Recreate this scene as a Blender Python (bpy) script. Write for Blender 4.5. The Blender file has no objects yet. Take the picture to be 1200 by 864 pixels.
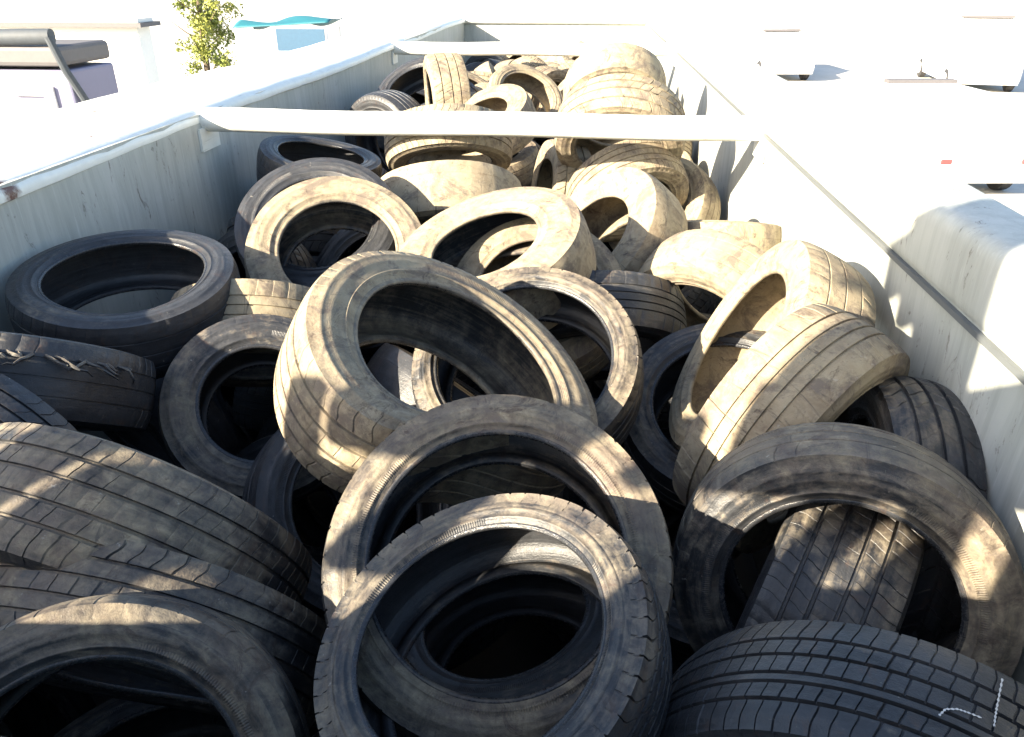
import bpy, math, random
from mathutils import Vector, Matrix
import numpy as np
SC = bpy.context.scene
COL = SC.collection
rad = math.radians

# ------------------------------------------------------------------ camera, sky, sun, exposure
CZ = 3.3                                   # camera height above the ground
cam_d = bpy.data.cameras.new('camera'); cam = bpy.data.objects.new('camera', cam_d); COL.objects.link(cam)
cam_d.sensor_fit = 'HORIZONTAL'; cam_d.sensor_width = 36.0; cam_d.lens = 27.0
cam_d.clip_start = 0.02; cam_d.clip_end = 3000
RC = [[0.995808, -0.041199, 0.08166], [0.091461, 0.45632, -0.885103], [-0.000798, 0.888862, 0.458175]]
M = Matrix([[RC[0][0], RC[0][1], RC[0][2], 0], [RC[1][0], RC[1][1], RC[1][2], 0], [RC[2][0], RC[2][1], RC[2][2], CZ], [0, 0, 0, 1]])
cam.matrix_world = M
SC.camera = cam

SUN = Vector((1.8, 1.5, -1.0)).normalized()         # direction the light travels
w = bpy.data.worlds.new('World'); SC.world = w; w.use_nodes = True
nt = w.node_tree; bg = nt.nodes['Background']
sky = nt.nodes.new('ShaderNodeTexSky'); sky.sky_type = 'NISHITA'; sky.sun_disc = False
sky.sun_elevation = math.asin(-SUN.z)
sky.sun_rotation = math.atan2(-SUN.x, -SUN.y)
sky.air_density = 1.0; sky.dust_density = 1.5; sky.ozone_density = 1.0
nt.links.new(sky.outputs[0], bg.inputs[0]); bg.inputs[1].default_value = .078
sd = bpy.data.lights.new('sun', 'SUN'); sd.energy = 5.0; sd.angle = rad(0.5); sd.color = (1.0, 0.87, 0.67)
so = bpy.data.objects.new('sun', sd); COL.objects.link(so)
so.rotation_euler = SUN.to_track_quat('-Z', 'Y').to_euler(); so.location = (-6, -6, 8)
vs = SC.view_settings
vs.view_transform = 'Standard'; vs.look = 'None'; vs.gamma = 1.0; vs.use_curve_mapping = False
vs.exposure = 2.5
SC.display_settings.display_device = 'sRGB'

# ------------------------------------------------------------------ materials
class NT:
    def __init__(s, name):
        s.m = bpy.data.materials.new(name); s.m.use_nodes = True
        s.t = s.m.node_tree; s.b = s.t.nodes['Principled BSDF']
    def n(s, typ, **k):
        nd = s.t.nodes.new(typ)
        for a, v in k.items():
            if a.startswith('i_'): nd.inputs[a[2:].replace('_', ' ')].default_value = v
            else: setattr(nd, a, v)
        return nd
    def l(s, a, b): s.t.links.new(a, b)
    def math(s, op, a, b=None, clamp=False):
        nd = s.t.nodes.new('ShaderNodeMath'); nd.operation = op; nd.use_clamp = clamp
        for i, v in enumerate((a, b)):
            if v is None: continue
            if isinstance(v, (int, float)): nd.inputs[i].default_value = v
            else: s.l(v, nd.inputs[i])
        return nd.outputs[0]
    def rng(s, v, a, b, c=0.0, d=1.0):
        nd = s.t.nodes.new('ShaderNodeMapRange'); nd.clamp = True
        s.l(v, nd.inputs[0])
        for i, q in enumerate((a, b, c, d)): nd.inputs[i + 1].default_value = q
        return nd.outputs[0]
    def mix(s, f, a, b, blend='MIX'):
        nd = s.t.nodes.new('ShaderNodeMix'); nd.data_type = 'RGBA'; nd.blend_type = blend
        for i, v in ((0, f), (6, a), (7, b)):
            if isinstance(v, (int, float)): nd.inputs[i].default_value = v
            elif isinstance(v, tuple): nd.inputs[i].default_value = (*v, 1)
            else: s.l(v, nd.inputs[i])
        return nd.outputs[2]
    def noise(s, vec, scale, detail=4, rough=0.55, dist=0.0):
        nd = s.t.nodes.new('ShaderNodeTexNoise'); nd.inputs['Scale'].default_value = scale
        nd.inputs['Detail'].default_value = detail; nd.inputs['Roughness'].default_value = rough
        nd.inputs['Distortion'].default_value = dist
        if vec is not None: s.l(vec, nd.inputs['Vector'])
        return nd.outputs[0]
    def mapping(s, vec, scale=(1, 1, 1), loc=(0, 0, 0)):
        nd = s.t.nodes.new('ShaderNodeMapping'); s.l(vec, nd.inputs[0])
        nd.inputs['Scale'].default_value = scale; nd.inputs['Location'].default_value = loc
        return nd.outputs[0]
    def attr(s, name, kind='OBJECT'):
        nd = s.t.nodes.new('ShaderNodeAttribute'); nd.attribute_type = kind; nd.attribute_name = name
        return nd
    def out(s, col=None, rough=None, bump=None, bs=0.3, bd=0.002, metal=None, spec=None):
        for v, k in ((col, 'Base Color'), (rough, 'Roughness'), (metal, 'Metallic'), (spec, 'Specular IOR Level')):
            if v is None: continue
            if isinstance(v, (int, float)): s.b.inputs[k].default_value = v
            elif isinstance(v, tuple): s.b.inputs[k].default_value = (*v, 1)
            else: s.l(v, s.b.inputs[k])
        if bump is not None:
            nd = s.t.nodes.new('ShaderNodeBump'); nd.inputs['Strength'].default_value = bs
            nd.inputs['Distance'].default_value = bd
            s.l(bump, nd.inputs['Height']); s.l(nd.outputs[0], s.b.inputs['Normal'])
        return s.m

def rubber(name, streak, tread=False, inner=False, bead=False):
    q = NT(name)
    tc = q.n('ShaderNodeTexCoord')
    seed = q.attr('seed').outputs['Fac']; dust = q.attr('dust').outputs['Fac']; tint = q.attr('tint').outputs['Fac']
    off = q.n('ShaderNodeCombineXYZ'); q.l(seed, off.inputs[0]); q.l(seed, off.inputs[1])
    vo = q.n('ShaderNodeVectorMath', operation='ADD'); q.l(tc.outputs['Object'], vo.inputs[0]); q.l(off.outputs[0], vo.inputs[1])
    vu = q.n('ShaderNodeVectorMath', operation='ADD'); q.l(tc.outputs['UV'], vu.inputs[0]); q.l(off.outputs[0], vu.inputs[1])
    O, U = vo.outputs[0], vu.outputs[0]
    big = q.noise(O, 3.2, 4, 0.6, 0.6); mid = q.noise(O, 26, 6, 0.72, 0.4); fine = q.noise(O, 150, 4, 0.75)
    st = q.noise(q.mapping(U, streak), 1.0, 5, 0.65, 0.6)
    speck = q.noise(O, 46, 3, 0.8)
    # base rubber: black to weathered grey-blue
    film = q.rng(q.math('ADD', q.math('MULTIPLY', mid, .4), q.math('MULTIPLY', st, .6)), .36, .66)
    c = q.mix(film, (.014, .015, .017), (.046, .048, .053))
    # dust coat
    geo = q.n('ShaderNodeNewGeometry'); sep = q.n('ShaderNodeSeparateXYZ'); q.l(geo.outputs['Normal'], sep.inputs[0])
    up = q.rng(sep.outputs[2], -.6, .9, -.10, .12)
    a = q.math('ADD', q.math('MULTIPLY', q.rng(big, .25, .75), .32), q.math('MULTIPLY', mid, .42))
    a = q.math('ADD', a, q.math('MULTIPLY', st, .42)); a = q.math('ADD', a, q.math('MULTIPLY', fine, .12))
    a = q.math('ADD', a, up)
    th = q.math('SUBTRACT', 1.12, q.math('MULTIPLY', dust, .98))
    a = q.math('SUBTRACT', a, th)
    cov = q.rng(a, -.13, .17)
    hue = q.rng(q.math('ADD', q.noise(O, 9, 3), q.math('MULTIPLY', tint, .35)), .42, .85)
    dc = q.mix(hue, (.135, .092, .062), (.265, .218, .140))
    dc = q.mix(q.rng(mid, .35, .75), dc, (.335, .285, .195))
    c = q.mix(q.math('MULTIPLY', cov, .93), c, dc)
    if tread:   # dark rubbed marks on the dusty tread
        sc = q.noise(q.mapping(U, (26, 5, 1)), 1.0, 4, .75, 1.2)
        c = q.mix(q.math('MULTIPLY', q.rng(sc, .60, .70), .7), c, (.035, .032, .032))
    sm = q.rng(q.noise(O, 12, 6, .8, 1.5), .56, .66)
    mb = q.rng(q.noise(O, 7.5, 6, .78, .7), .50, .60)
    c = q.mix(q.math('MULTIPLY', q.math('MULTIPLY', mb, cov), .72), c, (.095, .076, .067))
    c = q.mix(q.math('MULTIPLY', sm, .8), c, (.050, .034, .028))
    sp = q.rng(speck, .68, .74)
    c = q.mix(q.math('MULTIPLY', sp, .6), c, (.30, .28, .24) if not inner else (.10, .09, .08))
    r = q.mix(cov, (.42, .42, .42) if not bead else (.24, .24, .24), (.88, .88, .88))
    r2 = q.math('ADD', q.rng(fine, .3, .7, -.08, .10), r)
    h = q.math('ADD', q.math('MULTIPLY', mid, 1.0), q.math('MULTIPLY', fine, .5))
    h = q.math('ADD', h, q.math('MULTIPLY', st, .8))
    if not tread and not inner and not bead:   # moulded radial serrations and fine rings on the sidewall
        su = q.n('ShaderNodeSeparateXYZ'); q.l(tc.outputs['UV'], su.inputs[0])
        tick = q.math('SINE', q.math('MULTIPLY', su.outputs[0], 1150.0)); ring = q.math('SINE', q.math('MULTIPLY', su.outputs[1], 1500.0))
        band = q.math('MULTIPLY', q.math('GREATER_THAN', su.outputs[1], .030), q.math('LESS_THAN', su.outputs[1], .046))
        part = q.math('GREATER_THAN', q.math('SINE', q.math('MULTIPLY', su.outputs[0], 9.3)), -.2)
        h = q.math('ADD', h, q.math('MULTIPLY', q.math('MULTIPLY', tick, .22), q.math('MULTIPLY', band, part)))
        b2 = q.math('GREATER_THAN', su.outputs[1], .056); h = q.math('ADD', h, q.math('MULTIPLY', q.math('MULTIPLY', ring, .10), b2))
    return q.out(c, r2, h, .55, .0035, spec=.45)

M_TREAD = rubber('tread_rubber', (6, 34, 1), tread=True)
M_SIDE = rubber('sidewall_rubber', (11, 60, 1))
M_INNER = rubber('inner_rubber', (4, 90, 1), inner=True)
M_BEAD = rubber('bead_rubber', (3, 120, 1), bead=True)

def wall_paint():
    q = NT('weathered_wall_paint'); tc = q.n('ShaderNodeTexCoord'); O = tc.outputs['Object']
    vert = q.noise(q.mapping(O, (22, 22, 1.6)), 1.0, 5, .7, .4)
    vert2 = q.noise(q.mapping(O, (70, 70, 5)), 1.0, 4, .7)
    big = q.noise(O, 1.6, 4, .6, .6)
    c = q.mix(q.rng(big, .35, .65), (.37, .385, .345), (.43, .44, .41))
    c = q.mix(q.math('MULTIPLY', q.rng(vert, .42, .72), .65), c, (.25, .26, .235))
    c = q.mix(q.math('MULTIPLY', q.rng(vert2, .60, .75), .8), c, (.52, .54, .52))
    d = q.rng(q.noise(q.mapping(O, (16, 16, 6)), 1.0, 6, .8, 1.0), .60, .67)
    c = q.mix(q.math('MULTIPLY', d, .8), c, (.10, .085, .07))
    return q.out(c, .6, vert, .25, .004)
M_WALL = wall_paint()

def paint(name, col, rough=.5, chip=(.16, .075, .045), thr=.66, scale=3.0, dirt=.25):
    q = NT(name); tc = q.n('ShaderNodeTexCoord'); O = tc.outputs['Object']
    n1 = q.noise(O, scale, 6, .7, .8); n2 = q.noise(O, scale * 6, 4, .7)
    c = q.mix(q.math('MULTIPLY', q.rng(n2, .4, .75), dirt), col, tuple(v * .55 for v in col))
    if chip: c = q.mix(q.rng(n1, thr, thr + .03), c, chip)
    return q.out(c, rough, n2, .2, .002)
def rail_paint():
    q = NT('cream_rail_paint'); tc = q.n('ShaderNodeTexCoord'); O = tc.outputs['Object']
    n1 = q.noise(O, 2.3, 6, .7, .8); n2 = q.noise(O, 14, 4, .7); n3 = q.noise(q.mapping(O, (30, 1.5, 30)), 1.0, 4, .7)
    c = q.mix(q.math('MULTIPLY', q.rng(n2, .4, .75), .25), (.76, .76, .70), (.46, .45, .41))
    c = q.mix(q.math('MULTIPLY', q.rng(n3, .62, .72), .5), c, (.30, .29, .26))
    c = q.mix(q.rng(n1, .67, .70), c, (.17, .08, .05))
    geo = q.n('ShaderNodeNewGeometry'); d = q.n('ShaderNodeVectorMath', operation='SUBTRACT'); q.l(geo.outputs['Position'], d.inputs[0]); d.inputs[1].default_value = (-1.735, 2.16, CZ - .565)
    s_ = q.n('ShaderNodeVectorMath', operation='MULTIPLY'); q.l(d.outputs[0], s_.inputs[0]); s_.inputs[1].default_value = (10, 15, 12)
    ln = q.n('ShaderNodeVectorMath', operation='LENGTH'); q.l(s_.outputs[0], ln.inputs[0])
    st = q.rng(q.math('ADD', ln.outputs['Value'], q.math('MULTIPLY', n2, 2.2)), 1.35, 1.9, 1, 0)
    c = q.mix(st, c, (.12, .055, .04))
    return q.out(c, .5, n2, .25, .003)
M_RAIL = rail_paint()
M_STEEL = paint('dark_steel', (.10, .11, .115), .5, None)
M_FLOORC = paint('rusty_floor_steel', (.07, .06, .055), .8, None)
M_WHITEV = paint('white_vehicle_paint', (.80, .80, .80), .3, None, dirt=.05)
M_BOARD = paint('grey_board', (.35, .33, .30), .8, None)
M_LAV = paint('pale_lavender_sheet', (.15, .15, .23), .6, None, dirt=.1)
M_TARP = paint('grey_tarpaulin', (.042, .052, .065), .7, None, dirt=.5)
M_TEAL = paint('teal_tarpaulin', (.015, .11, .14), .5, None, dirt=.3)
M_RUBD = paint('plain_black_rubber', (.03, .03, .032), .6, None)
M_RED = paint('red_lamp_plastic', (.30, .06, .06), .3, None, dirt=.05)
M_WBUILD = paint('white_render', (.75, .74, .70), .9, None, dirt=.1)
M_ROOFG = paint('grey_roof_edge', (.10, .095, .10), .7, None)
qg = NT('vehicle_glass'); qg.out((.42, .45, .46), .12, metal=0.0, spec=.6); M_GLASS = qg.m  # pale base colour stands in for white reflections in the panes
def ground_mat():
    q = NT('pale_concrete_ground'); tc = q.n('ShaderNodeTexCoord'); O = tc.outputs['Object']
    n1 = q.noise(O, .35, 6, .6); n2 = q.noise(O, 4, 6, .7); n3 = q.noise(O, 40, 3, .7)
    c = q.mix(q.rng(n1, .35, .65), (.40, .385, .35), (.50, .485, .45))
    c = q.mix(q.math('MULTIPLY', q.rng(n2, .45, .75), .3), c, (.30, .28, .25))
    return q.out(c, .9, n3, .3, .01)
M_GROUND = ground_mat()
def leaf_mat():
    q = NT('yellow_green_leaf'); tc = q.n('ShaderNodeTexCoord')
    n1 = q.noise(tc.outputs['Object'], 2.2, 3)
    c = q.mix(q.rng(n1, .35, .65), (.13, .17, .03), (.26, .27, .05))  # the leaf's own green to yellow-green, mottled by noise
    m = q.out(c, .6)
    q.b.inputs['Transmission Weight'].default_value = 0.0
    return m
M_LEAF = leaf_mat()
M_BARK = paint('tree_bark', (.12, .09, .06), .9, None)

# ------------------------------------------------------------------ helpers
def tag(o, label=None, cat=None, group=None, kind=None):
    if label: o['label'] = label
    if cat: o['category'] = cat
    if group: o['group'] = group
    if kind: o['kind'] = kind
    return o
def mesh_obj(name, verts, faces, mat, parent=None, smooth=False, uv=None, sharp=None):
    me = bpy.data.meshes.new(name)
    me.from_pydata([tuple(v) for v in verts], [], faces)
    if uv is not None:
        ul = me.uv_layers.new(name='UVMap'); ids = np.empty(len(me.loops), dtype=np.int32)
        me.loops.foreach_get('vertex_index', ids); ul.data.foreach_set('uv', np.asarray(uv, dtype=np.float32)[ids].ravel())
    if smooth:
        me.polygons.foreach_set('use_smooth', [True] * len(me.polygons))
        if sharp: me.set_sharp_from_angle(angle=rad(sharp))
    me.materials.append(mat); me.update()
    o = bpy.data.objects.new(name, me); COL.objects.link(o); o.parent = parent
    return o
def empty(name, loc=(0, 0, 0)):
    o = bpy.data.objects.new(name, None); COL.objects.link(o); o.location = loc; o.empty_display_size = .1
    return o
class MB:
    def __init__(s): s.v = []; s.f = []
    def add(s, v, f):
        b = len(s.v); s.v += [tuple(p) for p in v]; s.f += [tuple(i + b for i in q) for q in f]
    def box(s, x0, x1, y0, y1, z0, z1, rot=None, c=None):
        v = [(x, y, z) for x in (x0, x1) for y in (y0, y1) for z in (z0, z1)]
        if rot: v = [tuple((rot @ (Vector(p) - Vector(c))) + Vector(c)) for p in v]
        s.add(v, [(0, 1, 3, 2), (4, 6, 7, 5), (0, 4, 5, 1), (2, 3, 7, 6), (0, 2, 6, 4), (1, 5, 7, 3)])
    def tube(s, pts, r, n=16, cap=True, wob=0.0, seed=0):
        rg = random.Random(seed); rr = r if isinstance(r, (list, tuple)) else [r] * len(pts)
        P = [Vector(p) for p in pts]; b = len(s.v)
        for i, p in enumerate(P):
            d = (P[min(i + 1, len(P) - 1)] - P[max(i - 1, 0)]).normalized()
            a = Vector((0, 0, 1)) if abs(d.z) < .9 else Vector((1, 0, 0))
            e = a.cross(d).normalized(); g = d.cross(e)
            for k in range(n):
                t = 2 * math.pi * k / n
                s.v.append(tuple(p + (e * math.cos(t) + g * math.sin(t)) * rr[i] * (1 + rg.uniform(-wob, wob))))
        for i in range(len(P) - 1):
            for k in range(n):
                k2 = (k + 1) % n
                s.f.append((b + i * n + k, b + i * n + k2, b + (i + 1) * n + k2, b + (i + 1) * n + k))
        if cap:
            s.f.append(tuple(b + k for k in range(n))[::-1]); s.f.append(tuple(b + (len(P) - 1) * n + k for k in range(n)))
    def obj(s, name, mat, parent=None, smooth=False, sharp=35, bevel=0):
        o = mesh_obj(name, s.v, s.f, mat, parent, smooth, None, sharp)
        if bevel:
            m = o.modifiers.new('bevel', 'BEVEL'); m.width = bevel; m.segments = 2; m.limit_method = 'ANGLE'
        return o

# ------------------------------------------------------------------ ground
g = MB(); g.add([(-1500, -1500, 0), (1500, -1500, 0), (1500, 1500, 0), (-1500, 1500, 0)], [(0, 1, 2, 3)])
tag(g.obj('ground', M_GROUND), kind='structure')

# ------------------------------------------------------------------ the open skip trailer
XL, XR, Y0, Y1 = -1.733, 0.767, 0.30, 11.6
ZT = CZ - .595; ZF = 1.15
cont = empty('open_container', (-.48, 6, ZF))
tag(cont, 'long open steel container heaped with scrap tyres, pale walls and tubular rim', 'container')
def cpart(mb, name, mat, **k):
    o = mb.obj(name, mat, None, **k); o.parent = cont; o.matrix_parent_inverse = Matrix.Translation((.48, -6, -ZF)); return o
def wall_sheet(x0, x1, seed):
    # slightly dented sheet, inner face towards the tyres
    m = MB(); ny, nz = 120, 16; rg = np.random.RandomState(seed)
    bumps = [(rg.uniform(Y0, Y1), rg.uniform(ZF, ZT), rg.uniform(-.012, .012), rg.uniform(.15, .5)) for _ in range(60)]
    def dx(y, z):
        e = min(1, (ZT - z) / .15)
        return e * sum(a * math.exp(-((y - by) ** 2 + (z - bz) ** 2) / s_ ** 2) for by, bz, a, s_ in bumps if abs(y - by) < 3 * s_)
    V = []
    for side, x in ((0, x0), (1, x1)):
        for i in range(ny + 1):
            for j in range(nz + 1):
                y = Y0 + (Y1 - Y0) * i / ny; z = ZF + (ZT + .03 - ZF) * j / nz
                V.append((x + dx(y, z), y, z))
    F = []; n = (ny + 1) * (nz + 1)
    for i in range(ny):
        for j in range(nz):
            a = i * (nz + 1) + j; b = a + nz + 1
            F.append((a, b, b + 1, a + 1)); F.append((n + a, n + a + 1, n + b + 1, n + b))
    for i in range(ny):
        a = i * (nz + 1); b = a + nz + 1
        F.append((a, n + a, n + b, b)); F.append((a + nz, b + nz, n + b + nz, n + a + nz))
    m.add(V, F); return m
cpart(wall_sheet(XL - .035, XL, 3), 'side_wall', M_WALL, smooth=True)
cpart(wall_sheet(XR + .035, XR, 5), 'side_wall', M_WALL, smooth=True)
m = MB(); m.box(XL - .02, XR + .02, Y1, Y1 + .05, ZF, ZT - .02); cpart(m, 'end_wall', M_WALL)
m = MB(); m.box(XL, XR, .255, .295, ZF, CZ - .52); m.box(-1.02, XR, .2555, .2945, CZ - .5199, CZ - .43); cpart(m, 'tailgate', M_WALL)  # unseen gate; its stepped top is shaped to set the foreground shadow edge
m = MB(); m.box(XL - .03, XR + .03, Y0 - .05, Y1 + .05, ZF - .08, ZF); cpart(m, 'floor', M_FLOORC)
def rail(x0, x1, seed, hh=.064, ex=2.8):
    # folded sheet rim: a flattened round-cornered section, slightly wavy
    m = MB(); rg = random.Random(seed); n, k_ = 70, 36
    cx, hw = (x0 + x1) / 2, abs(x1 - x0) / 2
    for i in range(n + 1):
        y = Y0 - .1 + (Y1 + .2 - Y0) * i / n
        ox = .010 * math.sin(y * 1.1 + seed) * min(1, y) + rg.uniform(-.002, .002); oz = .006 * math.sin(y * 1.9 + seed)
        for q in range(k_):
            t = 2 * math.pi * q / k_; c, s_ = math.cos(t), math.sin(t); e = 2 / ex
            m.v.append((cx + ox + hw * math.copysign(abs(c) ** e, c), y, ZT + hh - .018 + oz + hh * math.copysign(abs(s_) ** e, s_)))
    for i in range(n):
        for q in range(k_):
            q2 = (q + 1) % k_; m.f.append((i * k_ + q, (i + 1) * k_ + q, (i + 1) * k_ + q2, i * k_ + q2))
    m.f.append(tuple(range(k_))); m.f.append(tuple(n * k_ + q for q in range(k_))[::-1])
    return m
def sloped_rim(xi, seed):
    # broad pressed rim, its top falling gently towards the load
    prof = [(.012, -.012), (.014, .004), (.008, .022), (-.008, .034), (-.03, .043), (-.07, .056), (-.14, .076), (-.22, .092), (-.30, .102), (-.37, .106), (-.40, .100), (-.415, .08), (-.415, 0), (-.40, -.015), (-.2, -.02), (0, -.018)]
    m = MB(); rg = random.Random(seed); n, k_ = 110, len(prof); w1 = 0
    for i in range(n + 1):
        y = Y0 - .1 + (Y1 + .2 - Y0) * i / n; w1 = w1 * .7 + rg.uniform(-.003, .003)
        ox = .010 * math.sin(y * 1.1 + seed) * min(1, y) + w1; oz = .006 * math.sin(y * 1.9 + seed) + w1
        for a_, b_ in prof: m.v.append((xi + a_ + ox, y, ZT + b_ + oz + rg.uniform(-.0012, .0012)))
    for i in range(n):
        for q in range(k_):
            q2 = (q + 1) % k_; m.f.append((i * k_ + q, i * k_ + q2, (i + 1) * k_ + q2, (i + 1) * k_ + q))
    m.f.append(tuple(range(k_))[::-1]); m.f.append(tuple(n * k_ + q for q in range(k_)))
    return m
cpart(sloped_rim(XL, 1), 'top_rail', M_RAIL, smooth=True)
cpart(rail(XR - .004, XR + .17, 2, .088, 5), 'top_rail', M_WALL, smooth=True)
m = MB(); m.tube([(XL, Y1, ZT + .03), (XR, Y1, ZT + .03)], .07, 20); cpart(m, 'top_rail', M_RAIL, smooth=True)
for yb, r, s1 in ((3.50, .053, 1), (7.28, .056, 2)):
    m = MB(); m.tube([(XL - .04 + (XR - XL + .08) * i / 14, yb + .004 * math.sin(i * 1.3 + s1), ZT + .004 * math.sin(i * .9 + s1) - .004) for i in range(15)], r, 24, wob=.01, seed=s1)
    cpart(m, 'cross_bar', M_RAIL, smooth=True)
for yb in (3.50, 7.28):
    for x0 in (XL + .001, XR - .013):
        m = MB(); m.box(x0, x0 + .012, yb - .09, yb + .09, ZT - .13, ZT - .03); cpart(m, 'bracket', M_RAIL)
# narrow folded lip below the right rim
m = MB(); m.box(XR - .012, XR - .001, Y0, Y1, ZT - .024, ZT - .012); cpart(m, 'edge_strip', M_STEEL)
# outer stakes, chassis and wheels of the trailer
for k in range(9):
    for x0 in (XL - .09, XR + .04):
        m = MB(); y = Y0 + .15 + k * 1.36; m.box(x0, x0 + .05, y, y + .09, ZF - .1, ZT - .02); cpart(m, 'outer_stake', M_RAIL)
m = MB(); m.box(-1.0, -.85, Y0, Y1, .8, 1.068); cpart(m, 'chassis_beam', M_STEEL)
m = MB(); m.box(-.1, .05, Y0, Y1, .8, 1.068); cpart(m, 'chassis_beam', M_STEEL)
for yy in (2.2, 3.5, 4.8):
    for xx in (XL + .05, XR - .33):
        m = MB(); m.tube([(xx, yy, .51), (xx + .05, yy, .51), (xx + .25, yy, .51), (xx + .3, yy, .51)], [.44, .51, .51, .44], 32); cpart(m, 'wheel', M_RUBD, smooth=True)

# ------------------------------------------------------------------ tyres
PATTERNS = {
 # grooves: fraction of half tread; per rib (between grooves): (slant mm, depth mm) of its cross cuts; pitches round the tyre
 'rib4':  dict(g=(-.62, -.22, .22, .62), lat=((14, 4), (0, 0), (5, 2.5), (0, 0), (-14, 4)), N=60, gd=6, gw=7),
 'fine':  dict(g=(-.66, -.26, .20, .60), lat=((10, 3), (12, 3), (6, 2), (12, 3), (10, 3.5)), N=72, gd=6, gw=8),
 'worn':  dict(g=(-.55, 0, .55), lat=((8, 1.2), (0, 0), (0, 0), (8, 1.2)), N=48, gd=2.4, gw=6),
 'block': dict(g=(-.58, -.05, .58), lat=((18, 6), (22, 5), (-22, 5), (-18, 6)), N=44, gd=7, gw=9),
 'winter':dict(g=(-.7, -.35, 0, .35, .7), lat=((16, 6), (20, 5), (20, 5), (-20, 5), (-20, 5), (-16, 6)), N=56, gd=7, gw=6),
 'smooth':dict(g=(-.5, .5), lat=((0, 0), (0, 0), (0, 0)), N=40, gd=1.0, gw=4),
 'dense': dict(g=(-.58, -.22, .16, .34, .66), lat=((6, 3), (5, 3.5), (4, 3), (0, 0), (5, 3.5), (6, 3)), N=92, gd=6, gw=6, w0=.7),
 'groove':dict(g=(-.5, -.17, .17, .5), lat=((5, 3), (0, 0), (0, 0), (0, 0), (5, 3)), N=40, gd=5, gw=6),
}
def tyre_meshes(OD, W, hr, pat, seed, defo=None, lod=0):
    """three meshes (tread, sidewall x2 in the one profile, liner) swept round local Z"""
    R = OD / 2; rb = R * hr; P = PATTERNS[pat]; rg = random.Random(seed)
    tw = .40 * W            # half tread width
    mmw = .001
    def crown(s):           # s in metres from the centre plane
        u = abs(s) / tw
        return R - .0045 * u ** 2 - .004 * u ** 6
    # lateral columns of the tread: (s, extra depth, rib index or -1, slant offset)
    cols = []
    edges = [-1] + list(P['g']) + [1]
    gw = P['gw'] * mmw; gd = P['gd'] * mmw
    for k in range(len(edges) - 1):
        a = edges[k] * tw + (gw / 2 if k else 0); b = edges[k + 1] * tw - (gw / 2 if k < len(edges) - 2 else 0)
        sl, dp = P['lat'][k]
        nn = 3 if lod else (4 if 0 < k < len(edges) - 2 else 5)
        for i in range(nn):
            u = i / (nn - 1)
            cols.append((a + (b - a) * u, 0.0, dp * mmw, sl * mmw * (u - .5) * (1 + .5 * math.sin(u * 3.1))))
        if k < len(edges) - 2:
            c = edges[k + 1] * tw
            cols.append((c - gw * .32, gd, 0, sl * mmw * .5)); cols.append((c + gw * .32, gd, 0, -P['lat'][k + 1][0] * mmw * .5))
    N = P['N'] // (2 if lod == 2 else 1)
    # angular stations within one pitch: block, block, block end, cut, cut
    ph = [(0, 0), (.45, 0), (.87, 0), (.90, 1), (.965, 1)] if not lod else [(0, 0), (.84, 0), (.92, 1)]
    th = []; cut = []
    jit = [rg.uniform(-.12, .12) for _ in range(N)]
    for p_ in range(N):
        for a, c in ph:
            th.append((p_ + a + jit[p_] * (0 if a == 0 else .5)) / N * 2 * math.pi); cut.append(c)
    nT = len(th)
    # shoulder columns: carry the outer rib's cuts over the edge
    shoulder = [(tw + .012, .0125), (.465 * W, .024), (.485 * W, .034)]
    dp0 = P['lat'][0][1] * mmw; dp1 = P['lat'][-1][1] * mmw
    left = [(-s, R - d, dp0 * f_) for (s, d), f_ in zip(shoulder, (1.1, 1.0, .45))][::-1]
    right = [(s, R - d, dp1 * f_) for (s, d), f_ in zip(shoulder, (1.1, 1.0, .45))]
    T = np.array(th); C = np.array(cut, float)
    D = defo or {}
    k2, p2, k3, p3 = D.get('sq', rg.uniform(.004, .014)), D.get('sp', rg.uniform(0, 6.28)), rg.uniform(.0, .005), rg.uniform(0, 6.28)
    bend, bp = D.get('bend', rg.uniform(0, .008)), D.get('bp', rg.uniform(0, 6.28))
    tw2, tp = D.get('fold', 0), D.get('fp', 0)
    def deform(r, z, t):
        u = (r - rb) / (R - rb)
        rr = r * (1 + k2 * np.cos(2 * (t - p2)) + k3 * np.cos(3 * (t - p3)))
        zz = z + bend * np.cos(2 * (t - bp)) + .35 * bend * np.cos(3 * t + 1)
        if tw2:   # one collapsed stretch where the casing caves in
            dd = np.angle(np.exp(1j * (t - tp))); wgt = np.exp(-(dd / D.get('fw', .5)) ** 2)
            rr = rr - tw2 * wgt * (.4 + .6 * u); zz = zz * (1 + D.get('fs', 0) * wgt)
        return rr, zz
    wp = [rg.uniform(0, 6.28) for _ in range(4)]
    def wear(t): return np.clip(P.get('w0', 0) + .62 + .3 * np.sin(t * 2 + wp[0]) + .25 * np.sin(5 * t + wp[1]) + .2 * np.sin(11 * t + wp[2]), .12, 1)
    def grid(columns, slope=None):
        V = []; UV = []
        vlen = 0; prev = None
        for col in columns:
            s, r, dcut, off = col
            if prev is not None: vlen += math.hypot(s - prev[0], r - prev[1])
            prev = (s, r)
            t = T + off / R
            rr = r - dcut * C * wear(t)
            if hr < 0: pass
            rr, zz = deform(rr, np.full(nT, s), t)
            V.append(np.stack([rr * np.cos(t), rr * np.sin(t), zz], 1)); UV.append(np.stack([t * R, np.full(nT, vlen)], 1))
        V = np.concatenate(V); UV = np.concatenate(UV); nc = len(columns); F = []
        for c in range(nc - 1):
            a = c * nT
            for i in range(nT):
                j = (i + 1) % nT
                F.append((a + i, a + j, a + nT + j, a + nT + i))
        return V, F, UV
    tread_cols = [(s, r, d, cols[0][3]) for s, r, d in left] + [(s, crown(s) - e, d, o) for s, e, d, o in cols] + [(s, r, d, cols[-1][3]) for s, r, d in right]
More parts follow.
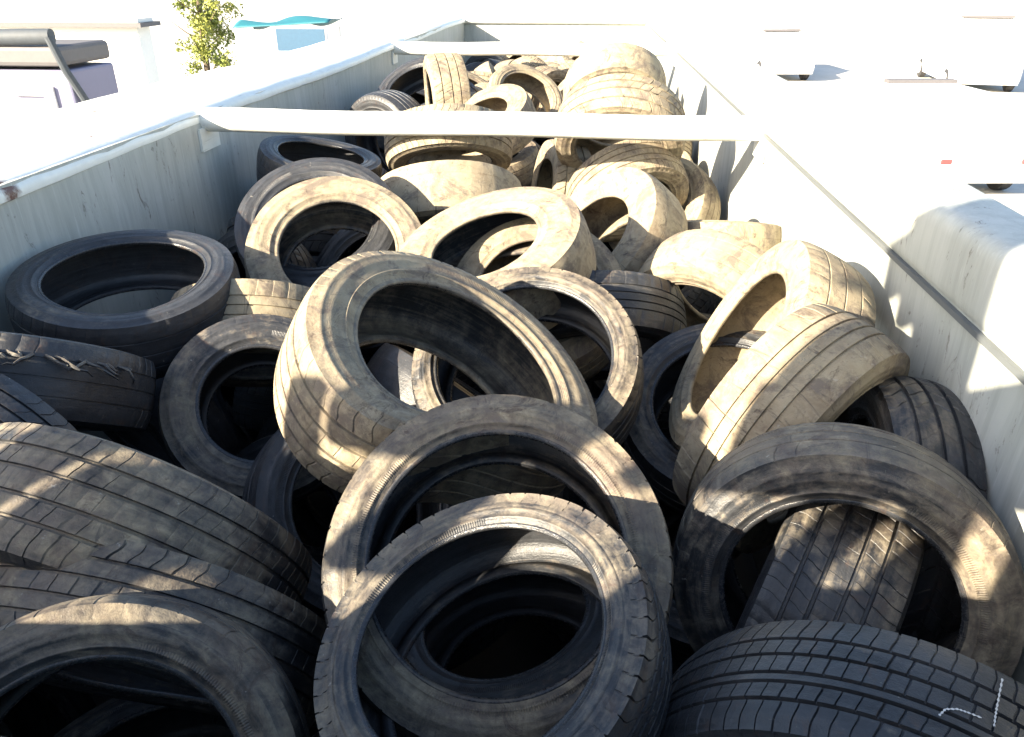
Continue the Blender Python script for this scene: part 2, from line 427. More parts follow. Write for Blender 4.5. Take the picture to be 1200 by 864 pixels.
    out = {'tread': grid(tread_cols)}
    hs = R - .034; m_ = (hs - rb)
    prof = [(.485 * W, hs), (.494 * W, hs - .004), (.497 * W, hs - .008), (.4945 * W, hs - .010), (.50 * W, rb + m_ * .74), (.502 * W, rb + m_ * .62), (.498 * W, rb + m_ * .60),
            (.497 * W, rb + m_ * .48), (.485 * W, rb + m_ * .36), (.492 * W, rb + m_ * .335), (.492 * W, rb + m_ * .30), (.475 * W, rb + m_ * .26), (.455 * W, rb + m_ * .16), (.448 * W, rb + m_ * .10),
            (.452 * W, rb + m_ * .07), (.449 * W, rb + .0015), (.435 * W, rb - .0025), (.41 * W, rb - .003), (.385 * W, rb)]
    # sidewalls use a coarser ring of stations
    full = T
    nS = 120 if lod < 2 else 60
    T = np.linspace(0, 2 * math.pi, nS, endpoint=False); C = np.zeros(nS); nT = nS
    sp = 13
    out['sidewall_a'] = grid([(s, r, 0, 0) for s, r in prof[:sp + 1]])
    out['sidewall_b'] = grid([(-s, r, 0, 0) for s, r in prof[:sp + 1]][::-1])
    out['bead_a'] = grid([(s, r, 0, 0) for s, r in prof[sp:]])
    out['bead_b'] = grid([(-s, r, 0, 0) for s, r in prof[sp:]][::-1])
    inn = [(.385, rb), (.372, rb + .006), (.385, rb + .018), (.425, rb + m_ * .35), (.455, rb + m_ * .6), (.45, R - .042), (.42, R - .026), (.36, R - .019), (.345, R - .0175), (.2, R - .0155), (.0, R - .0145)]
    inn = [(s * W, r, 0, 0) for s, r in inn]
    inn = inn + [(-s, r, 0, 0) for s, r, _, _ in inn[:-1]][::-1]
    out['inner_liner'] = grid(inn[::-1])
    return out
def build_tyre(loc, axis, OD, W, hr, pat='rib4', seed=0, dust=.4, tint=.5, spin=0.0, defo=None, lod=0, name='tyre'):
    e = empty(name)
    z = Vector(axis).normalized(); x = Vector((0, 0, 1)).cross(z)
    if x.length < 1e-3: x = Vector((1, 0, 0))
    x.normalize(); y = z.cross(x)
    Mx = Matrix((x, y, z)).transposed().to_4x4() @ Matrix.Rotation(spin, 4, 'Z')
    Mx.translation = Vector(loc) + Vector((0, 0, CZ))
    e.matrix_world = Mx
    G = tyre_meshes(OD, W, hr, pat, seed, defo, lod)
    for key, nm, mt in (('tread', 'tread', M_TREAD), ('sidewall_a', 'sidewall', M_SIDE), ('sidewall_b', 'sidewall', M_SIDE), ('bead_a', 'bead', M_BEAD), ('bead_b', 'bead', M_BEAD), ('inner_liner', 'inner_liner', M_INNER)):
        V, F, UV = G[key]
        o = mesh_obj(nm, V, F, mt, e, True, UV, 38 if key == 'tread' else None)
        o['dust'] = float(dust * (.95 if dust > .7 else .6) if key == 'inner_liner' else max(0, dust - .16) if key[:4] == 'bead' else dust); o['seed'] = float(seed % 37) * 1.37; o['tint'] = float(tint)  # liner dust cut to paint the inside as shaded; very dusty tyres keep it
    return e
def copy_tyre(src, loc, axis, spin, seed, dust, tint):
    c = src.copy(); COL.objects.link(c)
    z = Vector(axis).normalized(); x = Vector((0, 0, 1)).cross(z)
    if x.length < 1e-3: x = Vector((1, 0, 0))
    x.normalize(); y = z.cross(x)
    Mx = Matrix((x, y, z)).transposed().to_4x4() @ Matrix.Rotation(spin, 4, 'Z'); Mx.translation = Vector(loc) + Vector((0, 0, CZ))
    c.matrix_world = Mx
    for ch in src.children:
        d = ch.copy(); COL.objects.link(d); d.parent = c; d.matrix_parent_inverse = Matrix()
        d['dust'] = float(dust); d['seed'] = float(seed % 37) * 1.37; d['tint'] = float(tint)
    return c

TYRES = [  # dust and tint: real coats, made paler on far tyres in place of glare
 ((-0.107, 0.819, -0.912), (-0.299, -0.232, 0.925), 0.528, 0.157, 0.72, 'winter', 11, 0.31, 0.2, 0.00, None, 'black tyre leaning in the bottom middle, one sun patch on its blocky shoulder'),
 ((-0.124, 1.337, -1.438), (-0.214, 0.060, 0.975), 0.618, 0.205, 0.64, 'worn', 12, 0.18, 0.2, 0.00, None, 'dark tyre deep in shade, seen through the hole of the bottom middle tyre'),
 ((-0.124, 1.066, -0.958), (0.047, -0.584, 0.810), 0.625, 0.190, 0.72, 'groove', 13, 0.42, 0.3, 0.00, None, 'brown-grey tyre with shiny bead ring, directly behind the bottom middle tyre'),
 ((-0.309, 1.579, -0.876), (0.490, -0.110, 0.865), 0.758, 0.238, 0.67, 'rib4', 14, 0.64, 0.5, 0.00, {'bend': 0.012, 'bp': 1.0, 'fold': 0.1, 'fw': 0.55, 'fp': -2.572}, 'big tilted tyre in the centre, dusty cracked tread, sunlight inside its hole'),
 ((-0.911, 1.882, -1.148), (0.295, -0.663, 0.688), 0.560, 0.205, 0.60, 'worn', 15, 0.32, 0.3, 0.00, None, 'tyre left of centre, sidewall lit only at its top, dark hole facing us'),
 ((-1.383, 2.108, -0.904), (0.085, -0.143, 0.986), 0.646, 0.205, 0.70, 'worn', 16, 0.14, 0.1, 0.00, None, 'black tyre lying flat against the left wall, wide dark opening facing up'),
 ((0.491, 1.123, -0.991), (-0.264, -0.942, 0.208), 0.580, 0.192, 0.66, 'worn', 17, 0.43, 0.2, 0.00, None, 'large brown tyre upright at the lower right, another tread showing through its hole'),
 ((-0.659, 0.638, -1.083), (0.287, -0.691, 0.663), 0.607, 0.194, 0.71, 'worn', 18, 0.36, 0.2, 0.00, None, 'tyre in the bottom left corner with a nicked shoulder edge and a dark wheel hole'),
 ((0.429, 0.674, -1.067), (-0.427, -0.901, -0.071), 0.662, 0.205, 0.66, 'dense', 19, 0.12, 0.1, 0.00, None, 'blue-black tyre in the bottom right corner, fine crosscut tread with a chalk mark'),
 ((-0.779, 1.003, -1.136), (-0.096, -0.861, -0.499), 0.679, 0.187, 0.66, 'rib4', 20, 0.36, 0.3, 0.00, None, 'tyre just above the bottom left corner one, plain tread with a sunlit strip'),
 ((-0.878, 1.131, -1.050), (-0.190, -0.850, -0.491), 0.706, 0.239, 0.66, 'fine', 21, 0.36, 0.3, 0.00, None, 'wide ribbed tread at the left edge with two sunlit wedges'),
 ((-1.435, 1.657, -0.968), (-0.001, -0.588, -0.809), 0.606, 0.203, 0.66, 'worn', 22, 0.22, 0.1, 0.00, {'fold': 0.03, 'fp': 2.2}, 'collapsed dark tyre with a frayed tread edge, under the flat one by the left wall'),
 ((-1.380, 1.381, -1.058), (-0.250, -0.931, -0.268), 0.629, 0.205, 0.66, 'winter', 23, 0.10, 0.1, 0.00, None, 'slanted fine-ribbed tread cut off by the left edge of the picture'),
 ((0.496, 1.550, -0.935), (0.686, -0.682, -0.253), 0.582, 0.218, 0.66, 'groove', 24, 0.78, 0.6, 0.00, None, 'sunlit tan tyre leaning edge-on at the right, long worn tread with black scuffs'),
 ((0.686, 1.415, -1.044), (-0.995, 0.088, 0.046), 0.597, 0.165, 0.66, 'block', 25, 0.20, 0.2, 0.00, None, 'dark tyre standing edge-on against the right wall, smooth shoulder beside its tread'),
 ((0.485, 1.190, -1.171), (0.886, -0.431, -0.171), 0.636, 0.232, 0.66, 'fine', 26, 0.34, 0.3, 0.00, None, 'grooved tread seen through the hole of the large lower right tyre'),
 ((0.500, 1.888, -0.920), (-0.885, 0.038, 0.465), 0.642, 0.204, 0.67, 'worn', 27, 0.80, 0.9, 0.00, None, 'yellow dusty tyre seen almost edge-on with a narrow sunlit hole, by the right wall'),
 ((0.451, 2.018, -1.183), (-0.144, -0.452, 0.880), 0.616, 0.205, 0.68, 'worn', 28, 0.28, 0.2, 0.00, None, 'dark ring squeezed between the centre ring and the yellow edge-on tyre'),
 ((-0.132, 1.915, -1.010), (-0.117, -0.541, 0.833), 0.647, 0.206, 0.75, 'rib4', 29, 0.38, 0.3, 0.00, None, 'ring behind the big tilted tyre, round hole half lit inside, grey right side'),
 ((-0.287, 2.442, -0.876), (-0.297, -0.283, 0.912), 0.667, 0.217, 0.55, 'smooth', 30, 0.64, 0.5, 0.00, {'sq': 0.03, 'sp': 0.4}, 'bald dusty tyre sagging in the upper middle, hole showing a bright tyre inside'),
 ((-0.141, 2.519, -1.047), (-0.079, -0.579, 0.812), 0.640, 0.205, 0.66, 'worn', 31, 0.80, 0.7, 0.00, None, 'bright dusty tyre lying inside the hole of the bald sagging tyre'),
 ((0.102, 2.908, -0.963), (-0.671, -0.393, 0.629), 0.634, 0.219, 0.57, 'smooth', 32, 0.78, 0.7, 0.00, {'sq': 0.02, 'sp': 1.2}, 'pale cream tyre standing in the upper middle, thick right flank and deep small hole'),
 ((-0.861, 2.566, -0.929), (0.205, -0.603, 0.771), 0.645, 0.204, 0.63, 'worn', 33, 0.64, 0.6, 0.00, None, 'round tyre near the left wall, left half shaded and right half sunlit yellow'),
 ((-1.004, 2.820, -0.908), (0.073, -0.610, 0.789), 0.634, 0.205, 0.66, 'worn', 34, 0.14, 0.1, 0.00, None, 'black tyre tucked behind the half-lit round one against the left wall'),
 ((-1.287, 3.696, -0.872), (0.199, -0.035, 0.979), 0.594, 0.205, 0.69, 'worn', 35, 0.16, 0.1, 0.00, None, 'small dark ring lying in shade just under the near crossbar, left side'),
 ((-0.587, 3.329, -0.963), (0.072, -0.623, -0.779), 0.676, 0.239, 0.66, 'smooth', 36, 0.84, 0.9, 0.00, None, 'pale barrel-like tyre below the near crossbar with a broad shadow band across it'),
 ((-0.663, 3.816, -0.761), (0.106, -0.503, -0.858), 0.630, 0.200, 0.66, 'rib4', 37, 0.74, 0.8, 0.00, None, 'dusty tyre lying on the pale barrel-like one, right under the near crossbar'),
 ((-0.128, 4.184, -1.109), (-0.960, -0.244, 0.138), 0.629, 0.205, 0.66, 'block', 38, 0.72, 0.8, 0.00, None, 'yellow dusty tyre seen edge-on under the near crossbar, right of the barrel-like one'),
 ((0.224, 3.913, -0.996), (0.337, -0.738, -0.585), 0.605, 0.205, 0.66, 'rib4', 39, 0.78, 0.6, 0.00, None, 'big sunlit tyre under the middle of the near crossbar with a shaded grooved side'),
 ((0.429, 4.130, -1.166), (-0.584, -0.553, 0.595), 0.624, 0.205, 0.66, 'worn', 40, 0.66, 0.7, 0.00, None, 'small-looking tyre by the right wall under the crossbar end with a black hole'),
 ((0.561, 3.057, -0.993), (0.000, 0.302, 0.953), 0.513, 0.204, 0.66, 'smooth', 41, 0.88, 1.0, 0.00, None, 'bright yellow tyre lying flat beside the right wall, its hole seen as a thin slit'),
 ((0.474, 2.551, -1.050), (-0.496, -0.751, -0.436), 0.574, 0.205, 0.66, 'worn', 42, 0.74, 0.8, 0.00, None, 'yellow tyre wedged behind the cream one, dark shade on its lower side'),
 ((0.072, 2.498, -1.125), (0.089, -0.706, -0.702), 0.626, 0.204, 0.66, 'groove', 43, 0.26, 0.2, 0.00, None, 'dark flat tyre with horizontal grooves just below the pale cream tyre'),
 ((-1.064, 2.294, -1.112), (0.099, -0.646, -0.757), 0.618, 0.231, 0.66, 'groove', 44, 0.62, 0.7, 0.00, None, 'flat tyre whose sunlit tread strip shows beside the black one by the left wall'),
 ((-0.584, 1.681, -1.328), (0.525, -0.571, 0.630), 0.616, 0.205, 0.67, 'worn', 45, 0.18, 0.1, 0.00, None, 'small dark ring low in the gap left of the big tilted tyre'),
 ((0.428, 1.760, -1.483), (-0.268, -0.371, 0.889), 0.629, 0.205, 0.66, 'worn', 46, 0.18, 0.1, 0.00, None, 'blue-black ring deep in the gap left of the tan leaning tyre'),
 ((-0.884, 5.077, -0.758), (-0.956, -0.292, -0.028), 0.627, 0.234, 0.66, 'block', 47, 0.70, 0.5, 0.00, None, 'mottled tyre standing edge-on between the two crossbars, left of the arch'),
 ((-0.498, 6.455, -0.925), (0.386, -0.569, 0.726), 0.630, 0.205, 0.69, 'worn', 48, 0.82, 0.8, 0.00, None, 'pale tyre standing as an arch behind the near crossbar'),
 ((-0.580, 4.639, -0.814), (-0.373, -0.308, 0.875), 0.619, 0.205, 0.57, 'worn', 49, 0.76, 0.6, 0.00, None, 'tilted tyre with a small dark hole just above the near crossbar'),
 ((0.175, 5.077, -0.669), (0.000, -0.766, -0.642), 0.645, 0.205, 0.66, 'smooth', 50, 0.92, 1.0, 0.00, None, 'bleached tyre lying highest on the heap, hiding the far crossbar'),
 ((0.174, 3.953, -0.712), (-0.049, -0.741, -0.670), 0.648, 0.205, 0.66, 'block', 51, 0.78, 0.6, 0.00, None, 'broad mottled tyre right behind the near crossbar, middle right'),
 ((-1.194, 4.764, -0.941), (-0.508, -0.861, -0.027), 0.626, 0.204, 0.66, 'fine', 52, 0.14, 0.1, 0.00, None, 'dark ribbed tyre in shade above the near crossbar at the left wall'),
 ((-1.148, 5.554, -0.770), (-0.242, -0.517, 0.821), 0.630, 0.205, 0.66, 'worn', 53, 0.12, 0.1, 0.00, None, 'dark tyre in shade behind the ribbed one, near the left wall'),
]
GROUP = 'scrap tyres heaped in the container'
for row in TYRES:
    c, n, OD, W, hr, pat, seed, dust, tint, spin, defo, label = row
    o = build_tyre(c, n, OD, W, hr, pat, seed, dust, tint, spin, defo, 0 if -c[2] < 9 and c[1] < 2.7 else 1)
    tag(o, label, 'tyre', GROUP)

FILL = [  # far rows: real dust, raised partly in place of glare
 ((-0.097, 7.843, -1.051), (0.854, 0.191, 0.484), 2, 5.27, 0.62, 0.3, 'pale dusty finely cut tyre in mid heap, beyond the far crossbar'),
 ((-1.219, 10.341, -1.283), (-0.780, -0.579, 0.238), 5, 5.61, 0.25, 0.8, 'dark bald tyre by the shaded left wall, beyond the far crossbar'),
 ((-0.567, 4.657, -1.066), (-0.174, -0.137, 0.975), 1, 1.56, 0.61, 0.3, 'pale dusty ribbed tyre in mid heap, between the two crossbars'),
 ((-0.967, 7.681, -1.038), (0.140, 0.497, 0.857), 4, 2.87, 0.61, 0.7, 'pale dusty blocky tyre in mid heap, beyond the far crossbar'),
 ((-1.211, 5.875, -0.951), (0.356, -0.128, 0.926), 1, 2.22, 0.25, 0.5, 'dark ribbed tyre by the shaded left wall, between the two crossbars'),
 ((0.393, 9.195, -1.105), (-0.698, -0.298, 0.651), 4, 6.11, 0.79, 0.5, 'pale dusty blocky tyre by the right wall, beyond the far crossbar'),
 ((-0.009, 10.705, -1.105), (-0.778, 0.032, 0.627), 1, 4.35, 0.67, 0.5, 'pale dusty ribbed tyre in mid heap, beyond the far crossbar'),
 ((-1.148, 9.668, -1.180), (-0.129, 0.367, 0.921), 0, 2.85, 0.25, 0.7, 'dark worn tyre by the shaded left wall, beyond the far crossbar'),
 ((0.260, 7.181, -0.971), (0.164, -0.358, 0.919), 0, 1.39, 0.68, 0.5, 'pale dusty worn tyre by the right wall, between the two crossbars'),
 ((-0.837, 3.006, -1.194), (-0.273, -0.718, 0.640), 4, 6.13, 0.20, 0.7, 'dark blocky tyre buried deep in the near heap, middle'),
 ((0.471, 10.863, -1.125), (0.696, -0.139, 0.704), 0, 2.51, 0.80, 0.5, 'pale dusty worn tyre by the right wall, beyond the far crossbar'),
 ((-0.950, 8.359, -1.093), (-0.311, -0.363, 0.878), 0, 3.50, 0.76, 0.5, 'pale dusty worn tyre in mid heap, beyond the far crossbar'),
 ((-1.194, 9.036, -1.199), (0.299, -0.890, 0.343), 1, 1.98, 0.25, 0.6, 'dark ribbed tyre by the shaded left wall, beyond the far crossbar'),
 ((-0.400, 8.705, -1.155), (0.503, 0.845, 0.183), 3, 1.83, 0.67, 0.5, 'pale dusty grooved tyre in mid heap, beyond the far crossbar'),
 ((-1.254, 11.144, -1.226), (0.747, -0.338, 0.572), 0, 4.16, 0.25, 0.8, 'dark worn tyre by the shaded left wall, beyond the far crossbar'),
 ((-0.359, 7.131, -1.038), (-0.760, 0.640, 0.111), 3, 2.86, 0.67, 0.3, 'pale dusty grooved tyre in mid heap, between the two crossbars'),
 ((-0.703, 10.916, -1.209), (-0.076, -0.005, 0.997), 0, 5.28, 0.62, 0.7, 'pale dusty worn tyre in mid heap, beyond the far crossbar'),
 ((0.161, 10.158, -1.173), (-0.908, 0.150, 0.392), 2, 4.44, 0.69, 0.7, 'pale dusty finely cut tyre in mid heap, beyond the far crossbar'),
 ((-0.464, 9.955, -1.156), (0.309, 0.943, 0.121), 3, 1.99, 0.80, 0.8, 'pale dusty grooved tyre in mid heap, beyond the far crossbar'),
 ((-1.269, 8.501, -1.308), (0.393, -0.447, 0.804), 5, 2.13, 0.25, 0.6, 'dark bald tyre by the shaded left wall, beyond the far crossbar'),
 ((-0.817, 9.000, -1.165), (0.878, -0.425, 0.220), 5, 0.90, 0.73, 0.4, 'pale dusty bald tyre in mid heap, beyond the far crossbar'),
 ((-0.887, 4.182, -1.141), (-0.393, -0.121, 0.911), 4, 1.45, 0.84, 0.7, 'pale dusty blocky tyre in mid heap, between the two crossbars'),
 ((-0.083, 6.820, -1.045), (-0.714, -0.528, 0.460), 0, 3.18, 0.61, 0.8, 'pale dusty worn tyre in mid heap, between the two crossbars'),
 ((-0.639, 7.330, -1.047), (0.425, -0.671, 0.607), 0, 0.46, 0.62, 0.3, 'pale dusty worn tyre in mid heap, beyond the far crossbar'),
 ((-1.032, 6.899, -0.969), (0.501, -0.264, 0.824), 5, 4.35, 0.85, 0.7, 'pale dusty bald tyre in mid heap, between the two crossbars'),
 ((0.190, 6.187, -0.900), (-0.406, 0.822, 0.400), 3, 4.18, 0.62, 0.4, 'pale dusty grooved tyre in mid heap, between the two crossbars'),
 ((0.266, 8.491, -1.137), (-0.048, -0.441, 0.896), 1, 2.67, 0.73, 0.8, 'pale dusty ribbed tyre by the right wall, beyond the far crossbar'),
 ((0.028, 5.603, -0.917), (-0.884, -0.193, 0.425), 0, 3.02, 0.78, 0.8, 'pale dusty worn tyre in mid heap, between the two crossbars'),
 ((-1.396, 6.948, -1.022), (0.071, -0.382, 0.921), 0, 4.85, 0.25, 0.8, 'dark worn tyre by the shaded left wall, between the two crossbars'),
 ((0.338, 9.681, -1.168), (0.341, -0.622, 0.705), 1, 2.30, 0.76, 0.6, 'pale dusty ribbed tyre by the right wall, beyond the far crossbar'),
 ((-0.880, 10.417, -1.144), (-0.638, -0.684, 0.355), 1, 4.56, 0.65, 0.7, 'pale dusty ribbed tyre in mid heap, beyond the far crossbar'),
 ((-0.354, 9.460, -1.147), (-0.781, -0.550, 0.296), 4, 1.18, 0.79, 0.5, 'pale dusty blocky tyre in mid heap, beyond the far crossbar'),
 ((-0.257, 9.296, -1.101), (-0.025, 0.187, 0.982), 4, 5.83, 0.72, 0.8, 'pale dusty blocky tyre in mid heap, beyond the far crossbar'),
 ((-0.436, 3.904, -1.175), (-0.171, 0.056, 0.984), 1, 3.16, 0.82, 0.6, 'dark ribbed tyre buried deep in the near heap, middle'),
 ((-0.183, 10.995, -1.110), (-0.818, 0.256, 0.516), 0, 0.76, 0.75, 0.2, 'pale dusty worn tyre in mid heap, beyond the far crossbar'),
 ((-0.436, 8.295, -1.116), (0.651, 0.510, 0.563), 2, 0.31, 0.70, 0.3, 'pale dusty finely cut tyre in mid heap, beyond the far crossbar'),
 ((-1.308, 3.342, -1.122), (-0.114, 0.479, 0.871), 1, 1.58, 0.20, 0.8, 'dark ribbed tyre buried deep in the near heap, left side'),
 ((-1.125, 6.393, -0.959), (0.066, 0.695, 0.716), 4, 1.73, 0.25, 0.7, 'dark blocky tyre by the shaded left wall, between the two crossbars'),
 ((-1.473, 7.478, -1.152), (-0.932, 0.354, 0.075), 5, 2.23, 0.25, 0.6, 'dark bald tyre by the shaded left wall, beyond the far crossbar'),
 ((-0.663, 5.266, -0.966), (-0.754, -0.353, 0.554), 4, 5.40, 0.63, 0.4, 'pale dusty blocky tyre in mid heap, between the two crossbars'),
 ((-0.476, 10.383, -1.188), (-0.968, 0.158, 0.196), 4, 1.07, 0.81, 0.4, 'pale dusty blocky tyre in mid heap, beyond the far crossbar'),
 ((0.367, 5.934, -0.937), (0.298, 0.304, 0.905), 3, 4.44, 0.72, 0.4, 'pale dusty grooved tyre by the right wall, between the two crossbars'),
 ((-0.729, 5.858, -0.923), (0.161, 0.017, 0.987), 3, 1.83, 0.82, 0.7, 'pale dusty grooved tyre in mid heap, between the two crossbars'),
 ((-0.392, 3.124, -1.192), (0.581, 0.712, 0.394), 5, 0.51, 0.20, 0.4, 'dark bald tyre buried deep in the near heap, middle'),
 ((-0.144, 10.245, -1.120), (-0.481, -0.491, 0.726), 1, 0.60, 0.83, 0.5, 'pale dusty ribbed tyre in mid heap, beyond the far crossbar'),
 ((0.323, 8.018, -1.039), (0.857, -0.108, 0.503), 2, 2.63, 0.68, 0.8, 'pale dusty finely cut tyre by the right wall, beyond the far crossbar'),
 ((-1.331, 2.853, -1.224), (-0.491, -0.759, 0.426), 1, 5.53, 0.20, 0.8, 'dark ribbed tyre buried deep in the near heap, left side'),
 ((-1.358, 3.834, -1.090), (0.290, 0.359, 0.887), 4, 3.91, 0.25, 0.9, 'dark blocky tyre buried deep in the near heap, left side'),
 ((-1.336, 10.721, -1.230), (-0.138, -0.983, 0.120), 4, 1.51, 0.25, 0.8, 'dark blocky tyre by the shaded left wall, beyond the far crossbar'),
 ((-0.531, 7.751, -1.010), (0.694, 0.680, 0.235), 4, 1.80, 0.63, 0.7, 'pale dusty blocky tyre in mid heap, beyond the far crossbar'),
 ((-1.313, 6.411, -0.955), (-0.103, -0.644, 0.758), 5, 5.24, 0.25, 0.8, 'dark bald tyre by the shaded left wall, between the two crossbars'),
 ((-0.170, 8.873, -1.151), (-0.150, -0.987, 0.049), 0, 2.28, 0.83, 0.8, 'pale dusty worn tyre in mid heap, beyond the far crossbar'),
 ((-1.247, 9.777, -1.285), (-0.796, -0.493, 0.351), 2, 1.98, 0.25, 0.4, 'dark finely cut tyre by the shaded left wall, beyond the far crossbar'),
 ((-1.356, 9.353, -1.285), (0.691, 0.558, 0.460), 0, 2.79, 0.25, 0.7, 'dark worn tyre by the shaded left wall, beyond the far crossbar'),
 ((-1.363, 0.820, -1.169), (0.964, 0.120, 0.239), 3, 5.26, 0.20, 0.6, 'dark grooved tyre buried deep in the near heap, left side'),
 ((0.324, 6.613, -0.953), (0.467, -0.813, 0.347), 2, 0.66, 0.70, 0.5, 'pale dusty finely cut tyre by the right wall, between the two crossbars'),
 ((-1.367, 8.057, -1.452), (-0.450, 0.873, 0.190), 3, 5.96, 0.25, 0.7, 'dark grooved tyre by the shaded left wall, beyond the far crossbar'),
 ((-0.787, 4.576, -1.296), (-0.044, -0.092, 0.995), 5, 0.35, 0.61, 0.7, 'pale dusty bald tyre in mid heap, between the two crossbars'),
 ((0.395, 4.813, -1.185), (-0.374, -0.201, 0.905), 4, 2.82, 0.80, 0.5, 'pale dusty blocky tyre by the right wall, between the two crossbars'),
 ((-1.385, 8.458, -1.462), (0.446, -0.344, 0.826), 5, 3.16, 0.25, 0.8, 'dark bald tyre by the shaded left wall, beyond the far crossbar'),
 ((-1.005, 3.397, -1.383), (-0.196, -0.107, 0.975), 5, 5.04, 0.20, 0.8, 'dark bald tyre buried deep in the near heap, left side'),
 ((-0.113, 5.005, -1.225), (-0.880, 0.024, 0.475), 5, 2.80, 0.82, 0.2, 'pale dusty bald tyre in mid heap, between the two crossbars'),
 ((0.061, 3.428, -1.389), (0.597, -0.060, 0.800), 0, 1.34, 0.20, 0.5, 'dark worn tyre buried deep in the near heap, middle'),
 ((0.129, 8.348, -1.330), (0.367, 0.249, 0.896), 3, 2.74, 0.65, 0.5, 'pale dusty grooved tyre in mid heap, beyond the far crossbar'),
 ((-0.427, 2.242, -1.338), (0.504, 0.456, 0.734), 5, 6.15, 0.20, 0.4, 'dark bald tyre buried deep in the near heap, middle'),
 ((-1.179, 7.323, -1.231), (0.490, -0.819, 0.300), 1, 3.89, 0.25, 0.3, 'dark ribbed tyre by the shaded left wall, beyond the far crossbar'),
 ((-1.361, 4.085, -1.412), (0.517, 0.115, 0.848), 0, 3.71, 0.25, 0.3, 'dark worn tyre by the shaded left wall, between the two crossbars'),
 ((-1.180, 5.365, -1.083), (0.319, 0.315, 0.894), 0, 3.01, 0.25, 0.2, 'dark worn tyre by the shaded left wall, between the two crossbars'),
 ((0.382, 2.764, -1.420), (-0.277, -0.135, 0.951), 2, 5.92, 0.20, 0.4, 'dark finely cut tyre buried deep in the near heap, right side'),
 ((-0.946, 9.882, -1.402), (-0.524, 0.092, 0.847), 5, 4.99, 0.77, 0.6, 'pale dusty bald tyre in mid heap, beyond the far crossbar'),
 ((0.265, 7.257, -1.254), (-0.084, -0.226, 0.971), 2, 0.29, 0.70, 0.5, 'pale dusty finely cut tyre by the right wall, between the two crossbars'),
 ((-0.114, 9.632, -1.414), (0.040, -0.104, 0.994), 1, 4.88, 0.69, 0.8, 'pale dusty ribbed tyre in mid heap, beyond the far crossbar'),
 ((0.254, 11.043, -1.385), (-0.284, 0.751, 0.596), 2, 1.66, 0.80, 0.5, 'pale dusty finely cut tyre by the right wall, beyond the far crossbar'),
 ((-0.600, 5.777, -1.192), (0.662, -0.192, 0.725), 4, 3.34, 0.60, 0.3, 'pale dusty blocky tyre in mid heap, between the two crossbars'),
 ((-0.717, 11.139, -1.418), (0.282, -0.382, 0.880), 3, 3.84, 0.74, 0.2, 'pale dusty grooved tyre in mid heap, beyond the far crossbar'),
 ((0.316, 10.145, -1.387), (-0.986, 0.129, 0.109), 3, 0.63, 0.75, 0.6, 'pale dusty grooved tyre by the right wall, beyond the far crossbar'),
 ((-0.643, 3.988, -1.385), (-0.044, -0.131, 0.990), 5, 1.85, 0.62, 0.9, 'dark bald tyre buried deep in the near heap, middle'),
 ((-0.782, 8.315, -1.372), (0.230, -0.225, 0.947), 2, 4.62, 0.72, 0.6, 'pale dusty finely cut tyre in mid heap, beyond the far crossbar'),
 ((-1.316, 11.078, -1.490), (0.448, -0.003, 0.894), 5, 2.10, 0.25, 0.8, 'dark bald tyre by the shaded left wall, beyond the far crossbar'),
 ((-1.409, 2.127, -1.339), (0.500, 0.818, 0.284), 5, 5.38, 0.20, 0.8, 'dark bald tyre buried deep in the near heap, left side'),
 ((-0.830, 9.308, -1.336), (0.210, -0.913, 0.351), 0, 4.22, 0.71, 0.5, 'pale dusty worn tyre in mid heap, beyond the far crossbar'),
 ((0.414, 5.417, -1.085), (0.040, 0.465, 0.884), 3, 1.20, 0.69, 0.6, 'pale dusty grooved tyre by the right wall, between the two crossbars'),
 ((-1.248, 6.596, -1.250), (0.111, 0.161, 0.981), 2, 5.82, 0.25, 0.4, 'dark finely cut tyre by the shaded left wall, between the two crossbars'),
 ((-1.234, 5.949, -1.218), (0.352, 0.413, 0.840), 4, 5.17, 0.25, 0.2, 'dark blocky tyre by the shaded left wall, between the two crossbars'),
 ((0.240, 9.097, -1.390), (0.705, 0.379, 0.599), 3, 4.49, 0.61, 0.5, 'pale dusty grooved tyre by the right wall, beyond the far crossbar'),
 ((0.361, 4.633, -1.265), (0.589, -0.599, 0.542), 4, 3.14, 0.72, 0.5, 'pale dusty blocky tyre by the right wall, between the two crossbars'),
 ((0.022, 4.531, -1.450), (0.761, 0.330, 0.559), 4, 4.80, 0.20, 0.3, 'pale dusty blocky tyre in mid heap, between the two crossbars'),
 ((0.091, 5.717, -1.377), (-0.052, 0.160, 0.986), 1, 4.95, 0.20, 0.8, 'pale dusty ribbed tyre in mid heap, between the two crossbars'),
 ((-0.319, 0.869, -1.606), (0.760, 0.096, 0.643), 3, 2.63, 0.20, 0.9, 'dark grooved tyre buried deep in the near heap, middle'),
 ((-0.825, 2.127, -1.575), (-0.388, -0.852, 0.351), 0, 3.18, 0.20, 0.6, 'dark worn tyre buried deep in the near heap, middle'),
 ((-0.274, 10.165, -1.601), (-0.388, -0.056, 0.920), 3, 5.42, 0.20, 0.6, 'pale dusty grooved tyre in mid heap, beyond the far crossbar'),
 ((-1.400, 1.442, -1.660), (-0.062, 0.815, 0.576), 2, 3.35, 0.20, 0.3, 'dark finely cut tyre buried deep in the near heap, left side'),
 ((-1.094, 2.707, -1.619), (0.075, 0.458, 0.886), 3, 3.97, 0.20, 0.8, 'dark grooved tyre buried deep in the near heap, left side'),
 ((0.144, 2.262, -1.590), (-0.160, 0.421, 0.893), 1, 4.24, 0.20, 0.8, 'dark ribbed tyre buried deep in the near heap, right side'),
 ((0.011, 2.888, -1.548), (0.810, -0.119, 0.575), 2, 3.75, 0.20, 0.9, 'dark finely cut tyre buried deep in the near heap, middle'),
